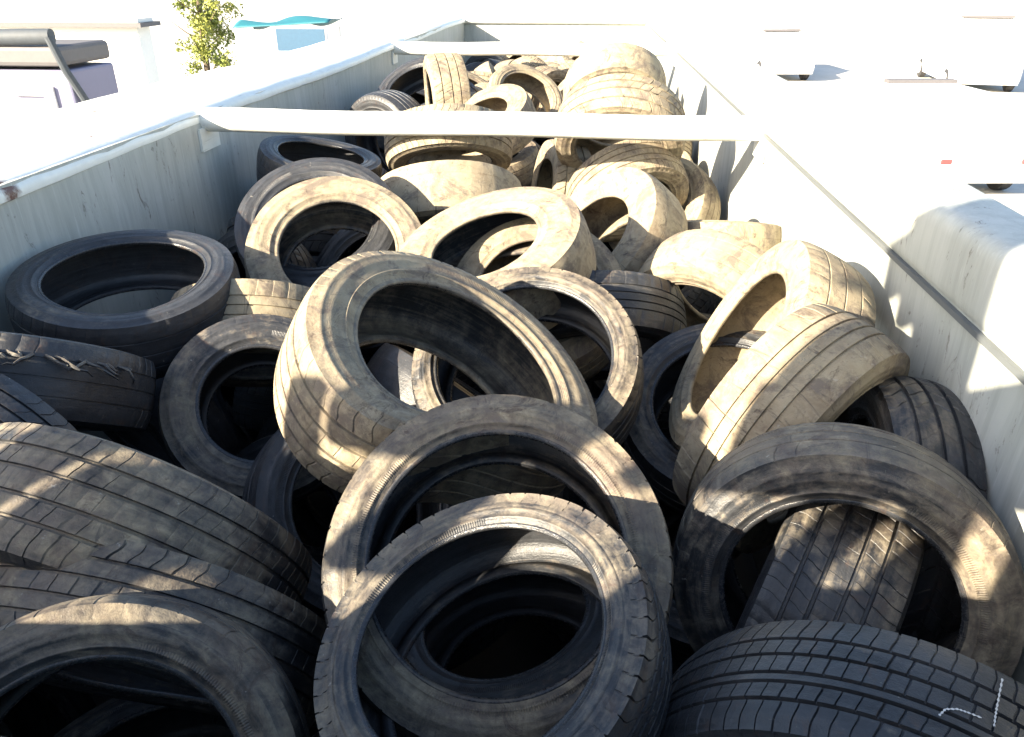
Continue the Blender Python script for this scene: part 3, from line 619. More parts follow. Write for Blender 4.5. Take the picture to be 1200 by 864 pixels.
 ((-0.531, 5.643, -1.347), (-0.646, -0.590, 0.484), 1, 3.59, 0.20, 0.7, 'pale dusty ribbed tyre in mid heap, between the two crossbars'),
 ((0.429, 6.046, -1.287), (0.718, -0.012, 0.696), 1, 3.50, 0.20, 0.8, 'pale dusty ribbed tyre by the right wall, between the two crossbars'),
 ((0.425, 3.829, -1.595), (-0.547, -0.019, 0.837), 4, 1.12, 0.20, 0.7, 'dark blocky tyre buried deep in the near heap, right side'),
 ((-0.650, 10.957, -1.529), (0.905, 0.047, 0.424), 0, 0.56, 0.20, 0.5, 'pale dusty worn tyre in mid heap, beyond the far crossbar'),
 ((-0.168, 8.051, -1.539), (-0.858, 0.081, 0.507), 1, 0.34, 0.20, 0.7, 'pale dusty ribbed tyre in mid heap, beyond the far crossbar'),
 ((-0.536, 9.663, -1.617), (0.252, 0.115, 0.961), 0, 1.32, 0.20, 0.4, 'pale dusty worn tyre in mid heap, beyond the far crossbar'),
 ((0.321, 7.633, -1.471), (0.269, 0.150, 0.951), 2, 2.28, 0.20, 0.4, 'pale dusty finely cut tyre by the right wall, beyond the far crossbar'),
 ((-0.582, 2.778, -1.591), (0.419, 0.430, 0.800), 4, 3.06, 0.20, 0.8, 'dark blocky tyre buried deep in the near heap, middle'),
 ((-1.177, 4.078, -1.563), (0.322, -0.910, 0.261), 4, 3.93, 0.20, 0.7, 'dark blocky tyre by the shaded left wall, between the two crossbars'),
 ((-1.370, 3.473, -1.610), (0.113, -0.053, 0.992), 4, 3.92, 0.20, 0.4, 'dark blocky tyre buried deep in the near heap, left side'),
 ((-0.633, 7.143, -1.441), (0.015, -0.234, 0.972), 5, 4.71, 0.20, 0.4, 'pale dusty bald tyre in mid heap, between the two crossbars'),
 ((0.000, 9.505, -1.615), (0.094, -0.128, 0.987), 2, 3.38, 0.20, 0.9, 'pale dusty finely cut tyre in mid heap, beyond the far crossbar'),
 ((-0.514, 5.096, -1.393), (-0.901, -0.411, 0.142), 1, 3.10, 0.20, 0.6, 'pale dusty ribbed tyre in mid heap, between the two crossbars'),
 ((-0.206, 3.593, -1.573), (0.658, -0.564, 0.499), 1, 0.25, 0.20, 0.7, 'dark ribbed tyre buried deep in the near heap, middle'),
 ((0.319, 10.685, -1.545), (-0.282, -0.047, 0.958), 4, 4.60, 0.20, 0.6, 'pale dusty blocky tyre by the right wall, beyond the far crossbar'),
 ((-0.152, 6.187, -1.353), (-0.893, 0.349, 0.285), 2, 2.18, 0.20, 0.6, 'pale dusty finely cut tyre in mid heap, between the two crossbars'),
 ((-1.380, 5.041, -1.453), (-0.755, -0.579, 0.308), 0, 2.57, 0.20, 0.6, 'dark worn tyre by the shaded left wall, between the two crossbars'),
 ((-1.284, 9.772, -1.652), (-0.029, 0.155, 0.988), 1, 5.94, 0.20, 0.3, 'dark ribbed tyre by the shaded left wall, beyond the far crossbar'),
 ((-0.940, 7.734, -1.492), (-0.372, -0.281, 0.885), 3, 5.37, 0.20, 0.4, 'pale dusty grooved tyre in mid heap, beyond the far crossbar'),
 ((-0.855, 6.243, -1.395), (0.495, 0.532, 0.687), 5, 4.56, 0.20, 0.6, 'pale dusty bald tyre in mid heap, between the two crossbars'),
 ((0.134, 1.003, -1.664), (0.143, -0.123, 0.982), 3, 0.32, 0.20, 0.9, 'dark grooved tyre buried deep in the near heap, right side'),
 ((0.459, 7.025, -1.424), (-0.668, 0.198, 0.717), 2, 2.46, 0.20, 0.9, 'pale dusty finely cut tyre by the right wall, between the two crossbars'),
 ((0.508, 8.136, -1.560), (-0.938, -0.220, 0.269), 0, 5.58, 0.20, 0.3, 'pale dusty worn tyre by the right wall, beyond the far crossbar'),
 ((-1.032, 5.509, -1.375), (-0.014, -0.089, 0.996), 5, 5.78, 0.20, 0.5, 'pale dusty bald tyre in mid heap, between the two crossbars'),
 ((0.301, 5.264, -1.371), (-0.401, 0.878, 0.261), 3, 3.02, 0.20, 0.4, 'pale dusty grooved tyre by the right wall, between the two crossbars'),
 ((-0.609, 8.758, -1.613), (-0.218, 0.038, 0.975), 0, 2.17, 0.20, 0.5, 'pale dusty worn tyre in mid heap, beyond the far crossbar'),
 ((0.193, 8.594, -1.565), (0.121, -0.658, 0.743), 2, 1.90, 0.20, 0.2, 'pale dusty finely cut tyre in mid heap, beyond the far crossbar'),
 ((-1.443, 9.027, -1.704), (0.811, 0.143, 0.568), 5, 3.79, 0.20, 0.6, 'dark bald tyre by the shaded left wall, beyond the far crossbar'),
 ((-0.514, 3.148, -1.592), (0.606, 0.344, 0.717), 2, 2.68, 0.20, 0.6, 'dark finely cut tyre buried deep in the near heap, middle'),
 ((-0.172, 9.078, -1.563), (-0.527, -0.421, 0.739), 4, 4.74, 0.20, 0.5, 'pale dusty blocky tyre in mid heap, beyond the far crossbar'),
 ((-0.292, 7.590, -1.417), (-0.094, -0.339, 0.936), 3, 5.69, 0.20, 0.2, 'pale dusty grooved tyre in mid heap, beyond the far crossbar'),
 ((-1.267, 10.644, -1.739), (0.020, -0.062, 0.998), 2, 0.65, 0.20, 0.5, 'dark finely cut tyre by the shaded left wall, beyond the far crossbar'),
 ((-0.137, 10.971, -1.601), (0.625, -0.070, 0.778), 1, 6.14, 0.20, 0.5, 'pale dusty ribbed tyre in mid heap, beyond the far crossbar'),
 ((-0.892, 1.010, -1.660), (-0.064, 0.106, 0.992), 3, 4.41, 0.20, 0.2, 'dark grooved tyre buried deep in the near heap, middle'),
 ((-0.443, 4.506, -1.493), (-0.952, 0.156, 0.263), 2, 3.02, 0.20, 0.3, 'pale dusty finely cut tyre in mid heap, between the two crossbars'),
 ((-0.856, 1.893, -1.592), (-0.282, -0.850, 0.445), 2, 3.54, 0.20, 0.9, 'dark finely cut tyre buried deep in the near heap, middle'),
 ((-0.092, 6.818, -1.439), (-0.256, -0.038, 0.966), 0, 2.96, 0.20, 0.2, 'pale dusty worn tyre in mid heap, between the two crossbars'),
 ((-0.753, 3.759, -1.599), (0.046, -0.088, 0.995), 1, 3.32, 0.20, 0.7, 'dark ribbed tyre buried deep in the near heap, middle'),
 ((-0.208, 4.065, -1.740), (-0.708, -0.222, 0.671), 0, 1.61, 0.20, 0.3, 'pale dusty worn tyre in mid heap, between the two crossbars'),
 ((-0.943, 4.499, -1.702), (-0.432, 0.794, 0.428), 4, 2.86, 0.20, 0.8, 'pale dusty blocky tyre in mid heap, between the two crossbars'),
 ((-0.922, 2.556, -1.743), (-0.231, 0.650, 0.724), 4, 4.48, 0.20, 0.7, 'dark blocky tyre buried deep in the near heap, left side'),
 ((-0.844, 1.574, -1.833), (0.205, 0.533, 0.821), 4, 5.81, 0.20, 0.6, 'dark blocky tyre buried deep in the near heap, middle'),
 ((-1.192, 2.093, -1.847), (0.384, 0.093, 0.919), 1, 0.84, 0.20, 0.3, 'dark ribbed tyre buried deep in the near heap, left side'),
 ((-0.371, 1.942, -1.854), (-0.547, 0.181, 0.817), 4, 3.31, 0.20, 0.4, 'dark blocky tyre buried deep in the near heap, middle'),
 ((0.357, 3.036, -1.725), (-0.851, -0.306, 0.427), 4, 4.25, 0.20, 0.7, 'dark blocky tyre buried deep in the near heap, right side'),
 ((-0.880, 3.391, -1.805), (-0.201, 0.145, 0.969), 2, 0.91, 0.20, 0.7, 'dark finely cut tyre buried deep in the near heap, middle'),
 ((0.271, 4.915, -1.602), (-0.755, -0.642, 0.131), 0, 0.61, 0.20, 0.8, 'pale dusty worn tyre by the right wall, between the two crossbars'),
 ((0.243, 1.400, -1.862), (0.165, -0.023, 0.986), 2, 4.66, 0.20, 0.4, 'dark finely cut tyre buried deep in the near heap, right side'),
 ((0.156, 2.071, -1.818), (-0.347, 0.185, 0.919), 1, 5.96, 0.20, 0.4, 'dark ribbed tyre buried deep in the near heap, right side'),
 ((-1.399, 0.895, -1.859), (-0.218, -0.322, 0.921), 4, 3.80, 0.20, 0.8, 'dark blocky tyre buried deep in the near heap, left side'),
 ((-1.034, 5.132, -1.527), (0.008, 0.916, 0.401), 1, 6.03, 0.20, 0.6, 'pale dusty ribbed tyre in mid heap, between the two crossbars'),
 ((0.470, 0.877, -1.812), (-0.679, 0.090, 0.728), 1, 2.81, 0.20, 0.6, 'dark ribbed tyre buried deep in the near heap, right side'),
 ((-1.475, 2.770, -1.718), (0.850, 0.194, 0.490), 1, 3.43, 0.20, 0.6, 'dark ribbed tyre buried deep in the near heap, left side'),
 ((-0.289, 1.134, -1.831), (0.178, -0.364, 0.914), 0, 0.89, 0.20, 0.7, 'dark worn tyre buried deep in the near heap, middle'),
 ((-0.638, 5.485, -1.734), (0.197, -0.184, 0.963), 2, 4.15, 0.20, 0.6, 'pale dusty finely cut tyre in mid heap, between the two crossbars'),
 ((-0.143, 5.415, -1.740), (0.965, 0.174, 0.198), 1, 0.09, 0.20, 0.8, 'pale dusty ribbed tyre in mid heap, between the two crossbars'),
 ((-0.109, 4.435, -1.920), (0.074, -0.223, 0.972), 0, 3.03, 0.20, 0.3, 'pale dusty worn tyre in mid heap, between the two crossbars'),
 ((0.304, 3.806, -1.904), (-0.129, 0.354, 0.926), 5, 4.68, 0.20, 0.3, 'dark bald tyre buried deep in the near heap, right side'),
 ((-0.547, 4.858, -1.847), (0.084, -0.445, 0.892), 5, 4.98, 0.20, 0.3, 'pale dusty bald tyre in mid heap, between the two crossbars'),
 ((-1.148, 4.806, -1.782), (-0.269, 0.547, 0.793), 1, 5.17, 0.20, 0.5, 'dark ribbed tyre by the shaded left wall, between the two crossbars'),
 ((-0.530, 2.756, -1.984), (-0.026, -0.069, 0.997), 3, 0.61, 0.20, 0.4, 'dark grooved tyre buried deep in the near heap, middle'),
 ((-0.527, 3.471, -2.000), (-0.024, -0.055, 0.998), 1, 1.08, 0.20, 0.7, 'dark ribbed tyre buried deep in the near heap, middle'),
 ((-0.897, 1.157, -1.955), (0.029, 0.212, 0.977), 3, 0.21, 0.20, 0.9, 'dark grooved tyre buried deep in the near heap, middle'),
 ((-1.390, 5.468, -1.778), (0.527, 0.178, 0.831), 0, 3.08, 0.20, 0.8, 'dark worn tyre by the shaded left wall, between the two crossbars'),
 ((-0.949, 3.925, -1.959), (0.037, -0.144, 0.989), 2, 3.95, 0.20, 0.3, 'dark finely cut tyre buried deep in the near heap, left side'),
 ((-0.917, 8.202, -1.098), (0.849, 0.036, 0.526), 5, 6.03, 0.67, 0.8, 'pale dusty bald tyre in mid heap, beyond the far crossbar'),
 ((0.461, 8.631, -1.147), (-0.711, 0.579, 0.399), 1, 3.73, 0.69, 0.3, 'pale dusty ribbed tyre by the right wall, beyond the far crossbar'),
 ((0.158, 7.007, -1.008), (-0.867, -0.040, 0.496), 5, 5.54, 0.78, 0.7, 'pale dusty bald tyre in mid heap, between the two crossbars'),
 ((-1.388, 4.387, -1.144), (0.152, 0.706, 0.691), 3, 5.24, 0.25, 0.3, 'dark grooved tyre by the shaded left wall, between the two crossbars'),
 ((-1.203, 7.703, -1.398), (-0.581, -0.001, 0.814), 5, 2.49, 0.25, 0.4, 'dark bald tyre by the shaded left wall, beyond the far crossbar'),
 ((-0.831, 6.861, -1.141), (0.506, 0.816, 0.279), 0, 5.91, 0.82, 0.4, 'pale dusty worn tyre in mid heap, between the two crossbars'),
 ((-0.778, 10.411, -1.543), (0.184, 0.058, 0.981), 3, 3.09, 0.20, 0.4, 'pale dusty grooved tyre in mid heap, beyond the far crossbar'),
 ((0.036, 2.110, -1.548), (0.884, -0.398, 0.245), 1, 4.05, 0.20, 0.5, 'dark ribbed tyre buried deep in the near heap, middle'),
 ((0.348, 9.983, -1.527), (-0.127, -0.489, 0.863), 5, 0.66, 0.20, 0.6, 'pale dusty bald tyre by the right wall, beyond the far crossbar'),
 ((-0.517, 8.054, -1.533), (-0.656, 0.043, 0.753), 4, 3.45, 0.20, 0.4, 'pale dusty blocky tyre in mid heap, beyond the far crossbar'),
 ((0.245, 0.791, -1.568), (0.091, -0.205, 0.975), 1, 0.96, 0.20, 0.8, 'dark ribbed tyre buried deep in the near heap, right side'),
 ((-1.379, 6.569, -1.454), (-0.061, 0.297, 0.953), 5, 0.35, 0.20, 0.8, 'dark bald tyre by the shaded left wall, between the two crossbars'),
 ((-1.374, 8.867, -1.709), (-0.057, 0.154, 0.986), 2, 4.25, 0.20, 0.5, 'dark finely cut tyre by the shaded left wall, beyond the far crossbar'),
 ((-1.074, 8.942, -1.540), (0.119, 0.165, 0.979), 4, 0.99, 0.20, 0.6, 'pale dusty blocky tyre in mid heap, beyond the far crossbar'),
 ((-0.688, 6.584, -1.390), (0.301, 0.926, 0.229), 3, 0.95, 0.20, 0.3, 'pale dusty grooved tyre in mid heap, between the two crossbars'),
 ((-0.234, 2.512, -1.768), (-0.775, 0.615, 0.142), 4, 0.42, 0.20, 0.3, 'dark blocky tyre buried deep in the near heap, middle'),
 ((-0.227, 3.797, -1.770), (0.853, -0.329, 0.404), 1, 3.12, 0.20, 0.9, 'dark ribbed tyre buried deep in the near heap, middle'),
 ((0.317, 4.295, -1.704), (-0.198, 0.757, 0.623), 5, 4.36, 0.20, 0.7, 'pale dusty bald tyre by the right wall, between the two crossbars'),
 ((0.439, 2.470, -1.783), (-0.661, -0.374, 0.650), 2, 4.61, 0.20, 0.5, 'dark finely cut tyre buried deep in the near heap, right side'),
 ((-1.384, 1.065, -1.751), (0.945, 0.079, 0.318), 3, 3.48, 0.20, 0.2, 'dark grooved tyre buried deep in the near heap, left side'),
 ((-0.778, 5.449, -1.755), (-0.068, 0.937, 0.344), 2, 1.42, 0.20, 0.9, 'pale dusty finely cut tyre in mid heap, between the two crossbars'),
 ((0.403, 5.320, -1.765), (-0.002, -0.572, 0.820), 5, 1.51, 0.20, 0.6, 'pale dusty bald tyre by the right wall, between the two crossbars'),
]
protos = []
for i, (c, n, kind, spin, dust, tint, label) in enumerate(FILL):
    while len(protos) <= kind: protos.append(None)
    if protos[kind] is None:
        pt = ['worn', 'rib4', 'fine', 'groove', 'block', 'smooth'][kind]
        protos[kind] = o = build_tyre(c, n, .63, .2, .66, pt, 200 + kind, dust, tint, spin, None, 1)
    else:
        o = copy_tyre(protos[kind], c, n, spin, 300 + i, dust, tint)
    for k_ in ('label', 'category', 'group'):
        if k_ in o: del o[k_]
    tag(o, label, 'tyre', GROUP)
# torn rubber strips on the collapsed tyre by the left wall, and frayed cords elsewhere
def strips(parent, R, zc, a0, a1, n, seed, name='torn_strip', ln=.07):
    rg = random.Random(seed)
    for i in range(n):
        a = a0 + (a1 - a0) * (i + rg.random() * .6) / n
        m = MB(); p = Vector((R * math.cos(a), R * math.sin(a), zc)); t = Vector((-math.sin(a), math.cos(a), 0)); o = Vector((math.cos(a), math.sin(a), 0))
        pts = []; L = ln * rg.uniform(.5, 1.5); b = rg.uniform(-1, 1)
        for k in range(6):
            u = k / 5
            pts.append(p + t * (L * u * b) + o * (.004 + L * .45 * math.sin(u * 2.4)) + Vector((0, 0, (L * .5 * u * rg.uniform(.6, 1.2)))))
        m.tube(pts, [.0045, .005, .004, .0035, .003, .0015], 6, wob=.15, seed=i)
        s = m.obj(name, M_TREAD, parent, smooth=True); s['dust'] = .35; s['seed'] = 1.0 * i; s['tint'] = .2

def by_label(txt):
    for o in COL.objects:
        if txt in o.get('label', ''): return o
T7 = by_label('frayed tread edge'); T2 = by_label('shiny bead ring')
def world_angle(o, v):
    q = o.matrix_world.to_3x3().inverted() @ Vector(v); return math.atan2(q.y, q.x)
a = world_angle(T7, (.6, -.6, .55)); strips(T7, .298, -.05, a - .75, a + .55, 16, 4)
a = world_angle(T2, (-1, .3, .2)); strips(T2, .296, -.03, a - .2, a + .25, 6, 9, ln=.04)

# chalk mark on the lower right tyre
T14 = by_label('chalk mark')
mc = paint('white_chalk', (.55, .55, .54), .9, (.05, .05, .06), thr=.56, scale=40, dirt=.4)
def chalk(o, pts):
    """a thin chalk stroke following the tread: pts = (angle, height across) in the tyre's own frame"""
    m = MB(); W_ = []
    n = 40; P_ = []
    for i in range(len(pts) - 1):
        for k in range(10):
            u = k / 10; P_.append((pts[i][0] * (1 - u) + pts[i + 1][0] * u, pts[i][1] * (1 - u) + pts[i + 1][1] * u))
    P_.append(pts[-1])
    b = []
    for i, (a_, z_) in enumerate(P_):
        q = P_[min(i + 1, len(P_) - 1)]; p = P_[max(i - 1, 0)]; R_ = .331
        d = Vector(((q[0] - p[0]) * R_, q[1] - p[1])).normalized() * (.0009 + .0006 * math.sin(i * 1.7))
        for s_ in (-1, 1):
            aa = a_ + s_ * -d.y / R_; zz = z_ + s_ * d.x
            R2 = .3308 - .0045 * (zz / .082) ** 2; b.append((R2 * math.cos(aa), R2 * math.sin(aa), zz))
    m.add(b, [(2 * i, 2 * i + 1, 2 * i + 3, 2 * i + 2) for i in range(len(P_) - 1)])
    return m.obj('chalk_mark', mc, o)
chalk(T14, [(1.3406, -.077), (1.3502, -.052), (1.3577, -.029), (1.3617, -.013), (1.364, .004)])
chalk(T14, [(1.5298, .022), (1.5136, .0098), (1.477, .0024), (1.4455, .0008), (1.4031, -.001)])


# ------------------------------------------------------------------ invented boards and posts, out of view, shaped to cast the foreground shade
st = empty('shadow_screen', (-1.3, -.2, 0)); tag(st, 'plank screen added unseen outside the rear end, shaped to shade the foreground tyres', 'shadow screen')
def spart(m, name, mat=M_BOARD):
    o = m.obj(name, mat); o.parent = st; o.matrix_parent_inverse = Matrix.Translation((1.3, .2, 0)); return o
def plank(x0, x1, z0, z1, tilt=0.0, y=-.25, name='plank'):  # added shadow-casting board, slid along the sun direction to its depth
    sh = y / SUN.y; x0 += SUN.x * sh; x1 += SUN.x * sh; z0 += SUN.z * sh; z1 += SUN.z * sh
    m = MB(); m.box(x0, x1, y - .02, y + .02, z0 + CZ, z1 + CZ, Matrix.Rotation(tilt, 3, 'Y'), ((x0 + x1) / 2, y, (z0 + z1) / 2 + CZ)); spart(m, name)
for q in [
    (-1.97, -1.41, -.01, .13, .05), (-1.27, -.66, -.05, .19, .0), (-.66, -.20, -.06, .18, .02),
    (-2.18, -2.035, -.30, .15, .03), (-1.97, -1.873, -.40, -.07, 0), (-1.87, -1.77, -.40, -.01, .04), (-1.60, -1.40, -.24, -.02, -.03), (-.90, -.83, -.40, -.052, .03), (-.71, -.62, -.40, -.062, 0), (-.50, -.20, -.40, -.062, 0),
    (-1.25, -.93, .193, .62, .0), (-1.37, -1.253, .42, .69, .0), (-1.50, -1.373, .52, .66, .0), (-1.22, -1.00, .623, .72, .0),
]:
    plank(*q)
for x in (-2.9, -2.2, -.85):
    m = MB(); m.box(x, x + .07, -.36, -.28, 0, CZ + (.05 if x < -.8 else -.02)); spart(m, 'added_post')
m = MB(); m.box(-2.95, -.2, -1.2, -.28, CZ - 1.62, CZ - 1.57); spart(m, 'added_platform')

# ------------------------------------------------------------------ yard beyond the container
def grp(name, loc, label, cat, group=None):
    e = empty(name, loc); tag(e, label, cat, group); return e
def put(m, name, mat, e, **k):
    o = m.obj(name, mat, None, **k); o.parent = e; o.matrix_parent_inverse = Matrix.Translation(-Vector(e.location)); return o
# skip with a rolled grey tarpaulin
e = grp('covered_skip', (-9, 9.5, 0), 'lavender-sided skip under a grey tarpaulin beyond the left rim', 'skip')
m = MB(); m.box(-12.5, -5.97, 8.95, 9.9, .25, 2.30); put(m, 'body', M_LAV, e, bevel=.03)
m = MB(); m.box(-12.6, -6.0, 8.90, 9.95, 2.34, 2.56); put(m, 'tarpaulin_side', M_ROOFG, e, bevel=.05)
m = MB(); rg = random.Random(5)
m.tube([(-12.9 + i * .36, 8.93 + rg.uniform(-.03, .03), 2.64 + rg.uniform(-.02, .02)) for i in range(20)], .085, 14, wob=.08, seed=3); put(m, 'rolled_tarpaulin', M_TARP, e, smooth=True)
m = MB(); m.tube([(-6.05, 8.86, 2.66), (-5.95, 8.88, 2.3), (-5.85, 9.2, 1.6), (-5.8, 9.3, 1.0)], .045, 10); put(m, 'strap', M_TARP, e, smooth=True)
m = MB(); m.box(-6.7, -6.2, 8.91, 8.945, 2.02, 2.12); m.box(-6.32, -6.20, 8.91, 8.946, 1.3, 2.018); put(m, 'white_bracket', M_WHITEV, e)
for x in (-12, -9.8, -7.7):
    m = MB(); m.box(x, x + .08, 8.90, 8.949, .3, 2.28); put(m, 'side_rib', M_LAV, e)
# long white shed
e = grp('white_shed', (-17, 19, 0), 'long low white shed with a grey roof edge, behind the lavender skip', 'shed')
m = MB(); m.box(-34, -9.0, 16, 16.5, 0, 2.34); put(m, 'wall', M_WBUILD, e)
m = MB(); m.box(-34.2, -8.8, 15.8, 16.6, 2.343, 2.42); put(m, 'roof_edge', M_ROOFG, e)
m = MB(); m.box(-34.1, -8.9, 15.9, 16.5, 2.423, 2.5); put(m, 'roof', M_WBUILD, e)
# slim yellow-green tree
e = grp('young_tree', (-9.9, 20.6, 0), 'slim yellow-green tree in front of the white sky at top left', 'tree')
m = MB(); m.tube([(-9.9, 20.6, 0), (-9.88, 20.6, 1.6), (-9.8, 20.62, 3.0), (-9.85, 20.6, 4.4)], [.09, .075, .05, .02], 10)
rg = random.Random(8)
for i in range(16):
    z = .9 + i * .21; a = i * 2.4; r = .75 * math.sin(min(1, (z - .5) / 1.2) * 1.5) * (1 - max(0, z - 3) / 2.4)
    m.tube([(-9.87, 20.6, z), (-9.87 + r * .5 * math.cos(a), 20.6 + r * .5 * math.sin(a), z + .2), (-9.87 + r * math.cos(a), 20.6 + r * math.sin(a), z + .5)], [.03, .018, .006], 6)
put(m, 'trunk', M_BARK, e, smooth=True)
V = []; F = []
cl = [(-9.87 + rg.gauss(0, .36), 20.6 + rg.gauss(0, .36), rg.uniform(.75, 4.7), rg.uniform(.14, .34)) for _ in range(90)]
for cx, cy, cz, cr in cl:
    for k in range(95):
        d = Vector((rg.gauss(0, 1), rg.gauss(0, 1), rg.gauss(0, 1))).normalized() * cr * rg.random() ** .4
        p = Vector((cx, cy, cz)) + d; u = Vector((rg.gauss(0, 1), rg.gauss(0, 1), rg.gauss(0, 1))).normalized()
        w_ = u.cross(Vector((rg.gauss(0, 1), rg.gauss(0, 1), rg.gauss(0, 1)))).normalized(); s_ = rg.uniform(.03, .06)
        b = len(V); V += [p - u * s_, p + w_ * s_ * .5, p + u * s_, p - w_ * s_ * .5]; F.append((b, b + 1, b + 2, b + 3))
m = MB(); m.add(V, F); put(m, 'crown', M_LEAF, e)
# teal canopy
e = grp('teal_canopy', (-6.8, 18.5, 0), 'teal tarpaulin canopy on poles at top left, right of the slim tree', 'canopy')
V = []; F = []; nx, ny = 24, 10
for i in range(nx + 1):
    for j in range(ny + 1):
        u, v = i / nx, j / ny; V.append((-7.9 + 2.2 * u, 18 + 1.1 * v, 2.22 + .12 * u + .10 * math.sin(u * 9 + v * 4) * v + .09 * math.sin(v * 3.14)))
for i in range(nx):
    for j in range(ny): a = i * (ny + 1) + j; F.append((a, a + ny + 1, a + ny + 2, a + 1))
m = MB(); m.add(V, F); o = put(m, 'canopy_sheet', M_TEAL, e, smooth=True); md = o.modifiers.new('thick', 'SOLIDIFY'); md.thickness = .02
m = MB(); m.box(-6.9, -5.8, 17.96, 17.985, 1.75, 2.20); put(m, 'hanging_flap', paint('blue_flap', (.02, .07, .13), .6, None), e)
for x, y in ((-7.85, 18.05), (-5.75, 18.05), (-7.85, 19.0), (-5.75, 19.0)):
    m = MB(); m.tube([(x, y, 0), (x, y, 2.2)], .03, 8); put(m, 'pole', M_WHITEV, e)
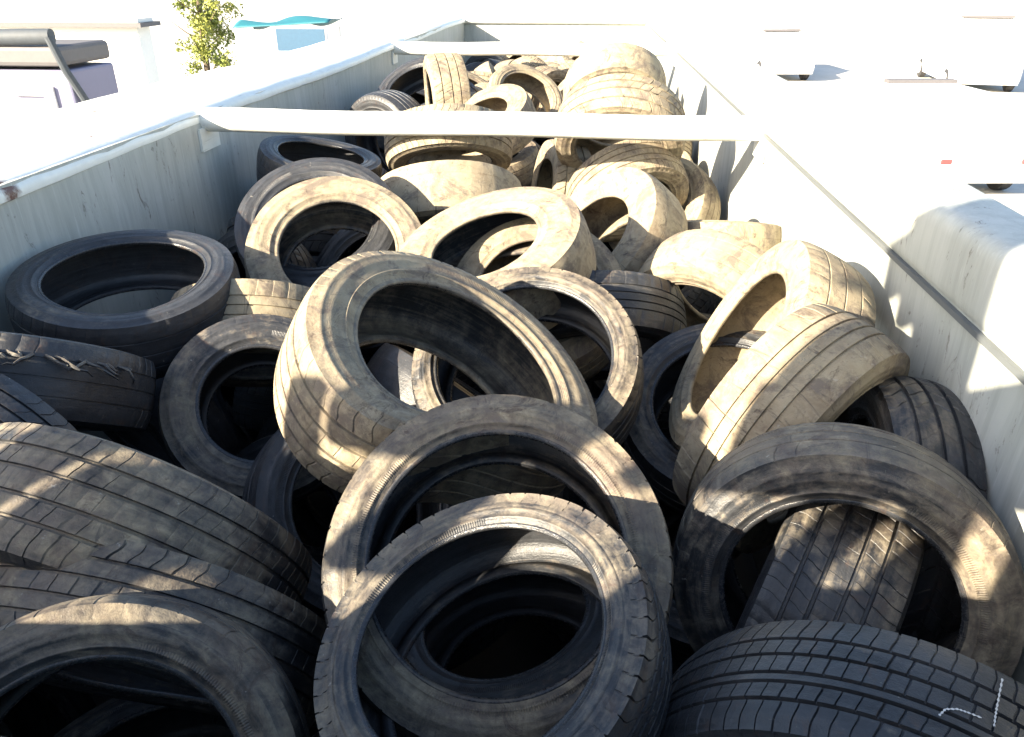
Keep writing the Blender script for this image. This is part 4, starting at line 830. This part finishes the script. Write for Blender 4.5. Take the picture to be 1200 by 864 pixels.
# white vehicles, bleached by the sun
def car(name, x, y, ang, L, Wd, H, hood, label, cat, grp_=None):
    """nose towards local -Y"""
    e = empty(name, (0, 0, 0)); tag(e, label, cat, grp_)
    hb = H * .56; sec = [(-L / 2, .42, hb * .78, .90), (-L / 2 + .12, .25, hb * .92, .97), (-L / 2 + hood, .22, hb, 1), (0, .22, hb * 1.02, 1), (L / 2 - .5, .22, hb * 1.02, 1), (L / 2 - .1, .26, hb * .98, .97), (L / 2, .45, hb * .85, .9)]
    m = MB()
    for yy, z0, z1, wf in sec:
        w2 = Wd / 2 * wf
        m.v += [(-w2 * .96, yy, z0), (-w2, yy, z0 + .15), (-w2, yy, (z0 + z1) / 2 + .1), (-w2 * .93, yy, z1), (0, yy, z1 + .03), (w2 * .93, yy, z1), (w2, yy, (z0 + z1) / 2 + .1), (w2, yy, z0 + .15), (w2 * .96, yy, z0), (0, yy, z0)]
    for i in range(len(sec) - 1):
        for k in range(10): k2 = (k + 1) % 10; m.f.append((i * 10 + k, i * 10 + k2, (i + 1) * 10 + k2, (i + 1) * 10 + k))
    m.f.append(tuple(range(10))[::-1]); m.f.append(tuple((len(sec) - 1) * 10 + k for k in range(10)))
    m.obj('body', M_WHITEV, e, smooth=True, sharp=30)
    # cabin
    m = MB(); y0, y1 = -L / 2 + hood, L / 2 - .12; ww = Wd / 2 * .92; wt = Wd / 2 * .74; yt0 = y0 + (H - hb) * .75; yt1 = y1 - (H - hb) * .35
    m.add([(-ww, y0, hb), (ww, y0, hb), (ww, y1, hb), (-ww, y1, hb), (-wt, yt0, H), (wt, yt0, H), (wt, yt1, H), (-wt, yt1, H)], [(0, 1, 5, 4), (1, 2, 6, 5), (2, 3, 7, 6), (3, 0, 4, 7), (4, 5, 6, 7)])
    m.obj('cabin', M_WHITEV, e, bevel=.05)
    def glass(a, b, c, d, nm):
        P = [Vector(v) for v in (a, b, c, d)]; n_ = (P[1] - P[0]).cross(P[3] - P[0]).normalized() * .02
        ctr = sum(P, Vector()) / 4; Q = [ctr + (p - ctr) * .86 + n_ for p in P]; Q2 = [q - n_ * .9 for q in Q]
        g_ = MB(); g_.add(Q + Q2, [(0, 1, 2, 3), (4, 7, 6, 5), (0, 4, 5, 1), (1, 5, 6, 2), (2, 6, 7, 3), (3, 7, 4, 0)]); g_.obj(nm, M_GLASS, e)
    glass((-ww, y0, hb), (ww, y0, hb), (wt, yt0, H), (-wt, yt0, H), 'windscreen')
    glass((ww, y1, hb), (-ww, y1, hb), (-wt, yt1, H), (wt, yt1, H), 'rear_window')
    ym, ytm = (y0 + y1) / 2, (yt0 + yt1) / 2
    for s_ in (1, -1):
        for ya, yb, ta, tb in ((y0, ym, yt0, ytm), (ym, y1, ytm, yt1)):
            q = [(s_ * ww, ya, hb), (s_ * ww, yb, hb), (s_ * wt, tb, H), (s_ * wt, ta, H)]
            glass(*(q if s_ > 0 else [q[1], q[0], q[3], q[2]]), 'side_window')
        m = MB(); m.box(s_ * Wd * .30 - .16, s_ * Wd * .30 + .16, -L / 2 - .015, -L / 2 + .05, hb * .62, hb * .76); m.obj('headlight', M_GLASS, e, bevel=.02)
        m = MB(); m.box(s_ * Wd * .38 - .09, s_ * Wd * .38 + .09, L / 2 - .05, L / 2 + .02, hb * .70, hb * .80); m.obj('tail_light', M_RED, e, bevel=.02)
        for yy in (-L / 2 + .78, L / 2 - .75):
            m = MB(); xx = s_ * (Wd / 2 - .09); m.tube([(xx - .11, yy, .32), (xx - .08, yy, .32), (xx + .08, yy, .32), (xx + .11, yy, .32)], [.27, .32, .32, .27], 24)
            wl = m.obj('wheel', M_RUBD, e, smooth=True); m = MB(); m.tube([(xx + s_ * .10, yy, .32), (xx + s_ * .125, yy, .32)], [.19, .17], 18); m.obj('rim', M_WHITEV, wl, smooth=True)
    m = MB(); m.add([(-wt, yt0 - .03, H - .13), (wt, yt0 - .03, H - .13), (wt, yt0 + .02, H - .01), (-wt, yt0 + .02, H - .01), (-wt, yt0 + .05, H - .13), (wt, yt0 + .05, H - .13)], [(0, 1, 2, 3), (0, 4, 5, 1)]); m.box(-wt, wt, yt0 - .10, yt0 + .1, H + .001, H + .06); m.obj('visor', M_ROOFG, e)
    m = MB(); m.box(-Wd * .42, Wd * .42, -L / 2 - .05, -L / 2 + .06, .34, .50); m.obj('bumper', M_WHITEV, e, bevel=.03)
    m = MB(); m.box(-Wd * .42, Wd * .42, L / 2 - .06, L / 2 + .05, .36, .54); m.obj('bumper', M_WHITEV, e, bevel=.03)
    e.location = (x, y, 0); e.rotation_euler = (0, 0, rad(ang)); return e
car('parked_car', 6.55, 30.2, 6, 4.2, 1.7, 1.5, 1.0, 'white car far right of the container, dark windscreen towards us, left of the van', 'car')
car('parked_van', 12.4, 28.3, -8, 4.9, 1.95, 2.05, .75, 'tall white van at the top right with a wide dark windscreen', 'van')
car('parked_car', 6.15, 15.0, 186, 4.1, 1.7, 1.5, 1.0, 'nearest white car beyond the right rim, red tail lights facing us', 'car')
